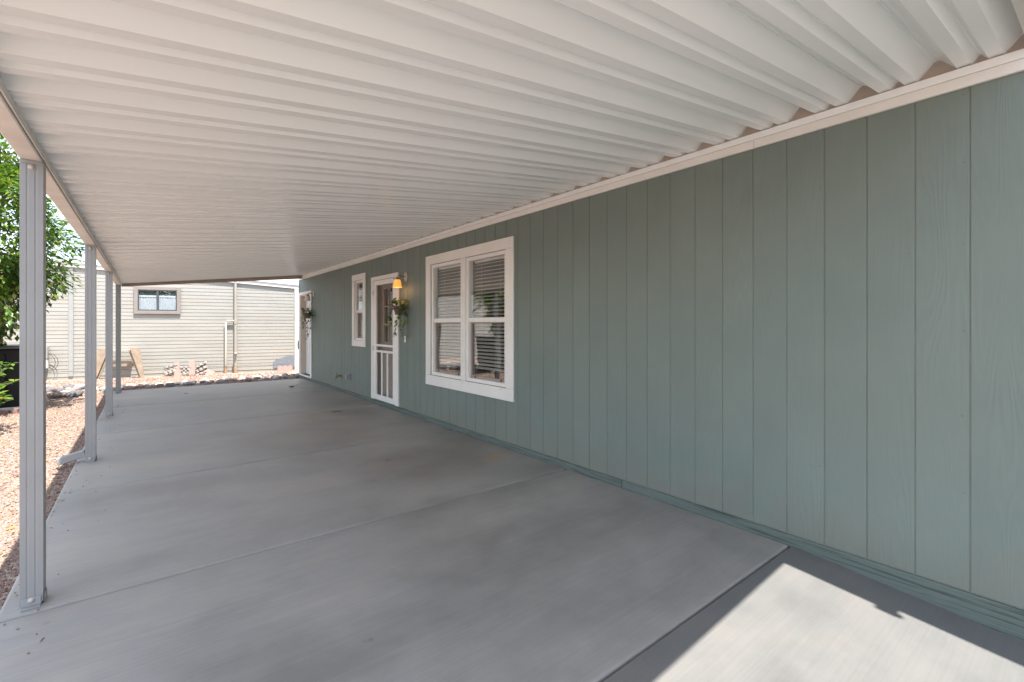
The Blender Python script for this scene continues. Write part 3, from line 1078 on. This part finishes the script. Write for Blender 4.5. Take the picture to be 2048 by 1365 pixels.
# utility box and cables on the neighbour's wall
Nloc = lambda s, y, z_: nb_mat @ Vector((s, y, z_))
nb_mat = Matrix.Translation(NA) @ Matrix.Rotation(nrot, 4, 'Z')
ub = thing('utility_box', 'grey utility box with looping cables on the cream siding left of the pale batten', 'utility box', Nloc(-0.17, -0.04, 0.0), nrot)
bx('cover', M['greyplastic'], ub, -0.10, 0.16, -0.09, 0.02, 0.50, 0.80, 0.006)
bx('meter_case', M['vinyl'], ub, -0.10, 0.15, -0.08, 0.02, 0.26, 0.485, 0.01)
MB().tube([(0.09, -0.03, 0.27), (0.09, -0.03, 0.0), (0.05, -0.06, -0.06)], 0.03, 10).build('conduit', M['greyplastic'], ub)
for q in range(2):
    pth = []
    for i in range(15):
        a = -1.7 + i * 3.4 / 14
        pth.append((0.15 + (0.20 - .05 * q) * math.cos(a), -0.05 - 0.01 * q, 0.40 + (0.24 - .03 * q) * math.sin(a)))
    MB().tube(pth, 0.006, 6).build('cable', M['cable'], ub)
pth = [(0.1, -0.045, 0.16)] + [(0.2 + i * 0.28, -0.045, 0.155 + 0.012 * math.sin(i * 1.7)) for i in range(20)]
MB().tube(pth, 0.0055, 6).build('cable', M['cable'], ub)
o = MB().lathe([(0.0, -0.03), (0.035, -0.028), (0.045, -0.01), (0.045, 0.0)], (0, 0, 0), 16, 'x').build('corner_cover', M['greyplastic'], None, (W - 0.004, HY1 + 0.025, 0.83))
o.scale = (1, 0.55, 2.6)
tag(o, 'small oval grey cover on the far corner of the sage house', 'cover')

# ------------------------------------------------------------------ things on the sage wall
def wall_lamp(y, lit, label):
    L = thing('wall_lamp', label, 'lamp', (W - 0.0015, y, 2.08), 0, 'bell shade lamps beside the doors')
    o = MB().lathe([(0.0, -0.022), (0.035, -0.020), (0.052, -0.012), (0.060, -0.004), (0.060, 0.0)], (0, 0, 0), 20, 'x').build('back_plate', M['nickel'], L)
    o.scale = (1, 0.85, 1.35)
    MB().tube([(-0.018, 0, 0), (-0.09, 0, 0.012), (-0.125, 0, 0.010), (-0.138, 0, -0.008), (-0.138, 0, -0.03)], 0.0075, 8).build('arm', M['bronze'], L)
    MB().lathe([(0.0, -0.018), (0.020, -0.020), (0.030, -0.036), (0.040, -0.048), (0.038, -0.052)], (-0.138, 0, 0), 18).build('holder', M['bronze'], L)
    MB().lathe([(0.038, -0.048), (0.047, -0.062), (0.053, -0.095), (0.060, -0.140), (0.070, -0.168), (0.066, -0.168), (0.056, -0.140), (0.049, -0.095), (0.043, -0.066), (0.034, -0.052)], (-0.138, 0, 0), 22).build('lamp_shade', M['shade_lit' if lit else 'shade_off'], L)
    MB().lathe([(0.0, -0.055), (0.012, -0.06), (0.022, -0.10), (0.018, -0.118), (0.0, -0.125)], (-0.138, 0, 0), 12).build('bulb', M['bulb' if lit else 'bulb_off'], L)
    if lit:
        pl = bpy.data.lights.new('lamp_light', 'POINT')
        pl.energy = 0.28
        pl.color = (1, 0.5, 0.15)
        pl.shadow_soft_size = 0.04
        link('lamp_light', pl, L, (-0.138, 0, -0.20))
    return L


wall_lamp(6.55, True, 'lit amber glass wall lamp above the plant beside the screen door')
wall_lamp(11.49, False, 'unlit frosted glass wall lamp above the plant by the far white door')


def hanging_plant(y, seed, label, nv, red):
    r = random.Random(seed)
    P = thing('hanging_plant', label, 'plant', (W - 0.13, y, 1.50), 0, 'trailing plants hanging on the sage wall')
    MB().lathe([(0.0, 0.0), (0.055, 0.0), (0.075, 0.09), (0.082, 0.11), (0.086, 0.13), (0.074, 0.13), (0.068, 0.10), (0.0, 0.095)], (0, 0, 0), 18).build('pot', M['terracotta'], P)
    wr = MB()
    for a in (0.4, 2.5, 4.6):
        wr.tube([(0.08 * math.cos(a), 0.08 * math.sin(a), 0.12), (0.10, 0, 0.40)], 0.0018, 5)
    wr.tube([(0.10, 0, 0.40), (0.125, 0, 0.42)], 0.004, 6)
    wr.build('wire_hanger', M['bronze'], P)
    fo = MB()
    st = MB()
    for i in range(85):
        a = r.uniform(0, 6.28)
        rad = r.uniform(0.02, 0.115)
        b = Vector((rad * math.cos(a) * 0.75 - 0.02, rad * math.sin(a), 0.13 + r.uniform(-0.03, 0.14) - rad * 0.4))
        b.x = min(b.x, 0.10)
        d = Vector((math.cos(a), math.sin(a), r.uniform(-0.7, 0.5)))
        fo.leaf(b, d, Vector((r.uniform(-.4, .4) - .3, r.uniform(-.4, .4), 1)), r.uniform(0.055, 0.10), r.uniform(0.04, 0.065))
    for v in range(nv):
        a = r.uniform(2.0, 5.6)
        L_ = r.uniform(0.22, 0.5)
        p = Vector((0.07 * math.cos(a), 0.09 * math.sin(a), 0.13))
        pth_ = [p.copy()]
        p += Vector((0.035 * math.cos(a), 0.04 * math.sin(a), -0.02))
        pth_.append(p.copy())
        for s_ in range(int(L_ / 0.045)):
            p += Vector((r.uniform(-.012, .006), r.uniform(-.018, .018), -0.045))
            p.x = min(p.x, 0.09)
            pth_.append(p.copy())
            for q in range(1 + (r.random() < .5)):
                d = Vector((r.uniform(-1, .3), r.uniform(-1, 1), r.uniform(-0.9, -0.1)))
                fo.leaf(p, d, Vector((-0.8, r.uniform(-.5, .5), 0.6)), r.uniform(0.05, 0.085), r.uniform(0.038, 0.06))
        st.tube(pth_, 0.0025, 5)
    fo.build('foliage', M['ivy'], P, recalc=False)
    st.build('vine', M['bark'], P)
    if red:
        fl = MB()
        for i in range(9):
            fl.leaf(Vector((-.06, -0.06 + r.uniform(-.03, .03), 0.12 + r.uniform(-.01, .02))), Vector((r.uniform(-1, 0), r.uniform(-1, 1), r.uniform(-.3, .5))), Vector((0, 0, 1)), 0.035, 0.022)
        fl.build('flower', M['flower'], P, recalc=False)


hanging_plant(6.52, 3, 'trailing green plant with a red bloom hanging under the lit lamp', 5, True)
hanging_plant(11.52, 8, 'trailing green plant hanging under the unlit lamp at the far door', 6, False)

fa = thing('faucet', 'dark brass hose faucet low on the sage wall left of the outlet', 'faucet', (W - 0.0015, 9.50, 0.32))
MB().lathe([(0.0, -0.008), (0.034, -0.006), (0.034, 0.0)], (0, 0, 0), 16, 'x').build('flange', M['brass'], fa)
MB().tube([(-0.005, 0, 0), (-0.075, 0, 0), (-0.10, 0, -0.012), (-0.125, 0, -0.05)], [0.014, 0.016, 0.018, 0.015], 10).build('spout', M['brass'], fa)
hw = MB()
hw.lathe([(0.0, -0.006), (0.036, -0.006), (0.040, 0.0), (0.036, 0.006), (0.0, 0.006)], (0, 0, 0), 14, 'x')
o = hw.build('handwheel', M['brass'], fa, (-0.125, 0, 0.03))
o.rotation_euler = (0, math.radians(35), 0)
MB().tube([(-0.085, 0, 0.0), (-0.125, 0, 0.03)], 0.007, 8).build('stem', M['brass'], fa)
ou = thing('outlet_box', 'weatherproof grey outlet box low on the sage wall right of the faucet', 'outlet', (W - 0.0015, 9.03, 0.345))
bx('back_box', M['greyplastic'], ou, -0.035, 0.0, -0.042, 0.042, -0.06, 0.06, 0.004)
mb = MB()
mb.prism([(-0.0355, -0.052), (-0.085, -0.045), (-0.085, 0.035), (-0.0355, 0.055)], -0.037, 0.037, lambda p, t_: (p[0], t_, p[1]))
mb.build('cover', M['greyplastic'], ou, bevel=0.005)
db = thing('doorbell', 'small cream doorbell button on the sage wall right of the screen door', 'doorbell', (W - 0.0015, 6.555, 1.13))
bx('case', M['vinyl'], db, -0.018, 0.0, -0.022, 0.022, -0.05, 0.05, 0.006)
MB().lathe([(0.0, -0.024), (0.010, -0.023), (0.011, -0.0185)], (0, 0, 0.005), 12, 'x').build('button', M['taupe'], db)

# ------------------------------------------------------------------ bench, edgers and pavers by the neighbour's wall
bn = thing('trestle_bench', 'weathered wooden bench with splayed plank legs against the cream siding', 'bench', Nloc(1.46, -0.22, -0.05), nrot)
bx('bench_top', M['creamwood'], bn, -0.25, 0.25, -0.069, 0.12, 0.715, 0.755, 0.004)


for sg in (1, -1):
    for y0, y1, dx, top in ((-0.16, -0.125, 0.0, 0.80), (-0.105, -0.072, -0.045, 0.75)):
        q = [(0.21 + dx, top), (0.415 + dx, top), (0.535 + dx, 0.0), (0.455 + dx, 0.0)]
        lp = MB().prism([(sg * a, b) for a, b in q], y0, y1, lambda p, t_: (p[0], t_ + (0.75 - p[1]) * -0.10, p[1]))
        lp.build('leg_plank', M['plywood'], bn, bevel=0.003)
bx('stretcher', M['plywood'], bn, -0.30, 0.30, 0.05, 0.075, 0.30, 0.44, 0.003)


def edger_mesh():
    """scalloped concrete edging stone about 0.3 m long"""
    pts_ = [(-0.15, 0.0), (0.15, 0.0), (0.15, 0.09)]
    for k_ in range(3):
        cx_ = 0.10 - k_ * 0.10
        for a in range(1, 6):
            th_ = math.pi * a / 6
            pts_.append((cx_ + 0.05 * math.cos(th_), 0.09 + 0.04 * math.sin(th_)))
        if k_ < 2:
            pts_.append((cx_ - 0.05, 0.09))
    pts_.append((-0.15, 0.09))
    return MB().prism(pts_, -0.022, 0.022, lambda p, t_: (p[0], t_, p[1])).mesh('edging_stone', M['edger'])


em = edger_mesh()
ORD = ['lowest', 'second from the bottom', 'third from the bottom', 'fourth from the bottom', 'fifth from the bottom', 'topmost']
for s_, n_, ang, tl in ((2.52, 6, 22, 'of the fan left of both pink pavers'),
                        (2.86, 5, -4, 'of the stack between both pink pavers'),
                        (3.20, 6, 26, 'of the fan right of both pink pavers')):
    for i in range(n_):
        o = link('edging_stone', em, None, Nloc(s_ + R.uniform(-.03, .03), -0.16 + R.uniform(-.03, .03), -0.01 + i * 0.048), (math.radians(84 + R.uniform(-8, 8)), math.radians(-(ang + R.uniform(-7, 7))), nrot + R.uniform(-.1, .1)))
        tag(o, 'white scalloped edging stone, ' + (ORD[i] if i < n_ - 1 else 'topmost') + ' ' + tl, 'edging stone', 'scalloped edging stones piled by the siding')
pv = MB().box(-0.075, 0.075, -0.025, 0.025, 0, 0.42).mesh('paver', M['paver'], 0.006)
for s, zh, ti, lab in ((2.70, -0.04, 8, 'pink concrete paver leaning on the stones, left and lower of the pair'),
                       (3.02, 0.0, 3, 'pink concrete paver leaning upright on the stones, right of the pair')):
    o = link('paver', pv, None, Nloc(s, -0.33, zh - 0.04), (math.radians(-16), math.radians(-ti), nrot))
    tag(o, lab, 'paver', 'pink pavers leaning on the pile')
o = MB().box(-0.13, 0.13, -0.02, 0.02, -0.02, 0.16).build('paver', M['paver'], None, Nloc(3.36, -0.26, -0.05), bevel=0.006)
o.rotation_euler = (math.radians(-30), math.radians(28), nrot)
tag(o, 'mauve broken paver tilted at the right foot of the stone pile', 'paver')
o = link('edging_stone', edger_mesh(), None, Nloc(5.32, -0.25, -0.06), (math.radians(-12), 0, nrot))
o.data.materials[0] = M['paver']
o.scale = (1.35, 1.2, 1.5)
tag(o, 'pink scalloped edging stone standing by the grey patch at the corner', 'edging stone')

# ------------------------------------------------------------------ black bin, kerb, edging bricks
bi = thing('storage_bin', 'large black plastic storage bin with grey rim under the leafy tree', 'bin', (-2.12, 11.45, -0.05))
bp = MB()
bp.add([(-0.48, -0.36, 0), (0.48, -0.36, 0), (0.48, 0.36, 0), (-0.48, 0.36, 0), (-0.53, -0.40, 1.0), (0.53, -0.40, 1.0), (0.53, 0.40, 1.0), (-0.53, 0.40, 1.0)],
       [(0, 1, 5, 4), (1, 2, 6, 5), (2, 3, 7, 6), (3, 0, 4, 7), (3, 2, 1, 0), (4, 5, 6, 7)])
bp.build('bin_body', M['blackplastic'], bi, bevel=0.02)
bx('lid', simple('grey_lid', (0.10, 0.105, 0.11), 0.45), bi, -0.56, 0.56, -0.43, 0.43, 1.003, 1.055, 0.015)
for q in (-0.3, 0.0, 0.3):
    bx('rib', M['blackplastic'], bi, q - 0.02, q + 0.02, -0.41, -0.385, 0.08, 0.93, 0.006)
o = bx('kerb', simple('kerb_concrete', (0.40, 0.37, 0.34), 0.85, 0.15), None, -2.9, -1.40, 10.72, 10.80, -0.12, 0.03, 0.01)
tag(o, 'low concrete kerb in front of the black bin', 'kerb')
bk = MB().box(-0.10, 0.10, -0.05, 0.05, 0, 0.075).mesh('edging_brick', M['redbrick'], 0.008)
for i, wd in enumerate(('second from the right', 'at the right end')):
    o = link('edging_brick', bk, None, (-1.78 + i * 0.235, 10.60 + R.uniform(-.02, .02), -0.06), (R.uniform(-.1, .1), R.uniform(-.1, .1), R.uniform(-.2, .2)))
    tag(o, 'worn red edging brick along the concrete kerb, ' + wd, 'brick', 'red bricks along the kerb')

# ------------------------------------------------------------------ rocks
rock_meshes = []
for q in range(7):
    bm = bmesh.new()
    bmesh.ops.create_icosphere(bm, subdivisions=2, radius=1.0)
    sx, sy, sz = 1, R.uniform(0.6, 0.9), R.uniform(0.38, 0.62)
    ph = [Vector((R.gauss(0, 1), R.gauss(0, 1), R.gauss(0, 1))).normalized() for _ in range(9)]
    lim = [R.uniform(0.62, 0.92) for _ in ph]
    for v in bm.verts:
        c = v.co.copy()
        for nn, l_ in zip(ph, lim):          # planes that chip the pebble into facets
            d = c.dot(nn)
            if d > l_:
                c -= nn * (d - l_) * 0.85
        v.co = Vector((c.x * sx, c.y * sy, c.z * sz))
    me = bpy.data.meshes.new('river_rock')
    bm.to_mesh(me)
    bm.free()
    for p in me.polygons:
        p.use_smooth = True
    row = []
    for k_ in ROCKC:
        m2 = me.copy()
        m2.materials.append(ROCKM[k_])
        row.append((k_, m2))
    rock_meshes += row


used = []


def put_rock(x, y, size, zone, grp):
    for ux, uy, us in used:
        if (ux - x) ** 2 + (uy - y) ** 2 < (0.72 * (us + size)) ** 2:
            return
    used.append((x, y, size))
    cn_, me_ = R.choice(rock_meshes)
    o = link('river_rock', me_, None, (x, y, -0.05 + size * 0.22), (R.uniform(-.25, .25), R.uniform(-.25, .25), R.uniform(0, 6.28)))
    o.scale = (size,) * 3
    sz = 'small' if size < 0.085 else ('medium' if size < 0.125 else 'large')
    tag(o, sz + ' ' + cn_ + ' river rock ' + zone, 'rock', grp)


for i in range(420):
    x = R.uniform(-0.9, 3.25)
    y = R.uniform(13.0, 13.75) + 0.3 * (x > 1.5) * R.random()
    zone = ('by the far post' if x < 0.1 else 'before the wooden bench' if x < 0.9 else
                                  'before the stacked edging stones' if x < 1.8 else 'before the drain pipes' if x < 2.6 else 'by the far house corner')
    put_rock(x, y, R.uniform(0.05, 0.15), zone + (', row along the slab' if y < 13.3 else ', back row'), 'river rocks beyond the patio')
for i in range(160):
    x = R.uniform(-2.3, -0.95)
    y = R.uniform(12.3, 14.2)
    zone = 'on left gravel ' + ('under the utility box' if x < -1.6 else 'below the pale batten')
    put_rock(x, y, R.uniform(0.07, 0.20), zone + (', near edge of cluster' if y < 13.2 else ', far side of cluster'), 'river rocks on the gravel to the left')

# ------------------------------------------------------------------ gravel stones (uncountable)
gv = MB()
OCT = [(1, 0, 0), (-1, 0, 0), (0, 1, 0), (0, -1, 0), (0, 0, 1), (0, 0, -1)]
OF = [(0, 2, 4), (2, 1, 4), (1, 3, 4), (3, 0, 4), (2, 0, 5), (1, 2, 5), (3, 1, 5), (0, 3, 5)]


def stone(x, y, s):
    a = R.uniform(0, 6.28)
    ca, sa = math.cos(a), math.sin(a)
    k1, k2, k3 = s * R.uniform(.7, 1.3), s * R.uniform(.6, 1.0), s * R.uniform(.45, .8)
    tx, ty = R.uniform(-.5, .5), R.uniform(-.5, .5)
    vs_ = []
    for px, py, pz in OCT:
        px, py, pz = px * k1 + R.uniform(-.3, .3) * s, py * k2 + R.uniform(-.3, .3) * s, pz * k3
        pz += tx * px + ty * py
        vs_.append((x + px * ca - py * sa, y + px * sa + py * ca, gz(y) + s * 0.25 + pz))
    gv.add(vs_, OF)


cnt = 0
while cnt < 30000:
    y = 2.2 + 11.0 * R.random() ** 1.7
    lo = max(-0.62 - (y - 2.2) * 0.14 - 0.15, -3.0)
    x = R.uniform(lo, XE - 0.012)
    stone(x, y, R.uniform(0.007, 0.017))
    cnt += 1
cnt = 0
while cnt < 9000:
    x, y = R.uniform(-2.6, 3.3), R.uniform(12.45, 16.3)
    if y > 16.0 - (x + 1.9) * 0.2:
        continue
    stone(x, y, R.uniform(0.012, 0.028))
    cnt += 1
def stray(x, y, s):
    n0 = len(gv.v)
    stone(x, y, s)
    gv.v[n0:] = [(a, b, c - gz(y) + s * 0.25) for a, b, c in gv.v[n0:]]


for _ in range(150):
    stray(XE + 0.02 + 0.30 * R.random() ** 3, R.uniform(2.2, 12.3), R.uniform(0.003, 0.009))
for _ in range(70):
    stray(R.uniform(XE + .03, 3.0), 12.38 - 0.5 * R.random() ** 3, R.uniform(0.003, 0.009))
for _ in range(60):
    stray(W - 0.03 - 0.10 * R.random() ** 2, R.uniform(1.25, 12.3), R.uniform(0.002, 0.005))
o = gv.build('gravel', M['gravel'], recalc=False)
o['kind'] = 'stuff'

# fallen leaves and petals on the gravel
lt = MB()
for i in range(420):
    y = R.uniform(2.6, 12.5)
    x = R.uniform(max(-0.70 - y * 0.14, -2.2), XE - 0.03)
    lt.leaf(Vector((x, y, gz(y) + R.uniform(0.012, 0.03))), Vector((R.uniform(-1, 1), R.uniform(-1, 1), R.uniform(-.05, .25))), Vector((R.uniform(-.4, .4), R.uniform(-.4, .4), 1)), R.uniform(0.03, 0.075), R.uniform(0.012, 0.026))
o = lt.build('leaf_litter', M['litter'], recalc=False)
o['kind'] = 'stuff'


# ------------------------------------------------------------------ tree and shrub
def leaf_cluster(mb, c, r, n_, L0, L1, rr, out):
    for _ in range(n_):
        d = Vector((rr.gauss(0, 1), rr.gauss(0, 1), rr.gauss(0, 0.9))).normalized()
        b = c + d * r * rr.random() ** 0.6
        ld = (d * 0.8 + out * 0.6 + Vector((rr.uniform(-.5, .5), rr.uniform(-.5, .5), rr.uniform(-.6, .3)))).normalized()
        L = rr.uniform(L0, L1)
        mb.leaf(b, ld, Vector((rr.uniform(-.5, .5), rr.uniform(-.6, .4), 1)), L, L * rr.uniform(.42, .58))


rr = random.Random(21)
tree = thing('citrus_tree', 'dense glossy green citrus tree behind the nearest carport post', 'tree', (-1.95, 10.65, -0.06))
tk = MB()
tk.tube([(0, 0, 0), (0.03, 0.02, 0.4), (-0.02, 0.04, 0.9), (0.02, 0.0, 1.3)], [0.11, 0.09, 0.08, 0.075], 12)
cl = MB()
CEN = Vector((0.0, 0, 2.85))
RAD = Vector((1.0, 1.12, 1.66))
tips = []
for i in range(360):
    d = Vector((rr.gauss(0, 1), rr.gauss(0, 1), rr.gauss(0, 1))).normalized()
    k_ = rr.uniform(0.55, 1.0) * (1 + 0.16 * math.sin(3.1 * d.x + 5 * d.z) + 0.08 * math.sin(9 * d.y + 4 * d.z))
    tips.append((CEN + Vector((d.x * RAD.x, d.y * RAD.y, d.z * RAD.z)) * k_, d))
for tp, d in tips:
    leaf_cluster(cl, tp, rr.uniform(0.14, 0.26), rr.randint(38, 58), 0.065, 0.115, rr, d)
# shoots that stick out past the outline
for i in range(46):
    d = Vector((rr.gauss(0, 1), rr.gauss(0, 1), rr.gauss(0, .8))).normalized()
    if i < 9:
        d = Vector((1, rr.uniform(-.7, .3), rr.uniform(-.3, .9))).normalized()
    p = CEN + Vector((d.x * RAD.x, d.y * RAD.y, d.z * RAD.z)) * 0.95
    dd = (d + Vector((0, 0, rr.uniform(-.1, .35)))).normalized()
    pth_ = [p + dd * (q * 0.075) + Vector((0, 0, -0.004 * q * q)) for q in range(6)]
    pth_ = [pth_[0] + (q_ - pth_[0]) * 0.72 for q_ in pth_]
    tk.tube(pth_, [0.007 - 0.0009 * q for q in range(6)], 5)
    for q in range(1, 6):
        for _ in range(3):
            L = rr.uniform(0.08, 0.13)
            cl.leaf(pth_[q], (dd + Vector((rr.uniform(-.9, .9), rr.uniform(-.9, .9), rr.uniform(-.5, .5)))), Vector((0, -.3, 1)), L, L * .46)
for i in range(26):
    tp, d = tips[i * 8]
    a = Vector((0.02, 0.0, rr.uniform(0.8, 1.3)))
    mid_ = a.lerp(tp, 0.5) + Vector((0, 0, 0.15))
    tk.tube([a, a.lerp(mid_, .5) + Vector((rr.uniform(-.05, .05), rr.uniform(-.05, .05), 0)), mid_, tp], [0.04, 0.03, 0.022, 0.008], 7)
tk.build('trunk', M['bark'], tree)
cl.build('crown', M['leaf'], tree, recalc=False)

shb = thing('leafy_shrub', 'low shrub with long leafy shoots in front of the black bin', 'shrub', (-1.72, 8.75, -0.05))
sk, sf = MB(), MB()
for i in range(26):
    a = rr.uniform(-2.4, 1.2)
    reach = rr.uniform(0.15, 0.55)
    h_ = rr.uniform(0.5, 1.25)
    pth_ = []
    for q in range(9):
        t_ = q / 8
        pth_.append(Vector((math.cos(a) * reach * t_ ** 1.4, math.sin(a) * reach * t_ ** 1.4, h_ * (t_ - 0.25 * t_ ** 3))))
    if max(p.x for p in pth_) > 0.42:
        continue
    sk.tube(pth_, [0.009 - 0.0008 * q for q in range(9)], 5)
    for q in range(3, 9):
        for _ in range(3):
            L = rr.uniform(0.07, 0.12)
            sf.leaf(pth_[q], Vector((rr.uniform(-1, 1), rr.uniform(-1, 1), rr.uniform(-.3, .6))), Vector((0, -.2, 1)), L, L * .5)
sk.build('stem', M['bark'], shb)
sf.build('foliage', M['leaf'], shb, recalc=False)


# ------------------------------------------------------------------ small debris on the slab
def debris_leaf(name, x, y, rz_, L, label, m_=M['dryleaf']):
    mb = MB()
    vs_, fs_ = [], []
    n_ = 8
    for i in range(n_ + 1):
        t_ = i / n_
        wd = L * 0.26 * math.sin(math.pi * min(t_ * 1.05, 1)) + 0.0008
        zc = 0.006 + 0.25 * L * (t_ - 0.45) ** 2
        vs_ += [(L * (t_ - .5), -wd, zc + wd * .7), (L * (t_ - .5), 0, zc), (L * (t_ - .5), wd, zc + wd * .7)]
    for i in range(n_):
        a = i * 3
        fs_ += [(a, a + 1, a + 4, a + 3), (a + 1, a + 2, a + 5, a + 4)]
    mb.add(vs_, fs_, True)
    o = mb.build(name, m_, None, (x, y, 0.001), recalc=False)
    o.rotation_euler = (0, 0, rz_)
    tag(o, label, 'leaf')


debris_leaf('dry_leaf', 2.47, 10.80, 0.3, 0.15, 'curled yellow brown leaf on the patio near the far white door')
debris_leaf('dry_leaf', 2.62, 11.02, 1.5, 0.12, 'small upright dry leaf just beyond the curled one near the far door')
tw_ = MB().tube([(-0.07, 0, 0.006), (-0.02, 0.012, 0.010), (0.03, 0.004, 0.008), (0.08, 0.014, 0.005)], 0.0045, 6).build('twig', M['bark'], None, (2.31, 7.30, 0))
tag(tw_, 'small dark twig lying on the patio in front of the screen door', 'twig')
tw_ = MB().tube([(-0.03, 0, 0.004), (0.03, 0.01, 0.005)], 0.004, 6).build('twig', M['bark'], None, (0.62, 11.1, 0))
tag(tw_, 'tiny dark twig on the far slab left of the leaves', 'twig')
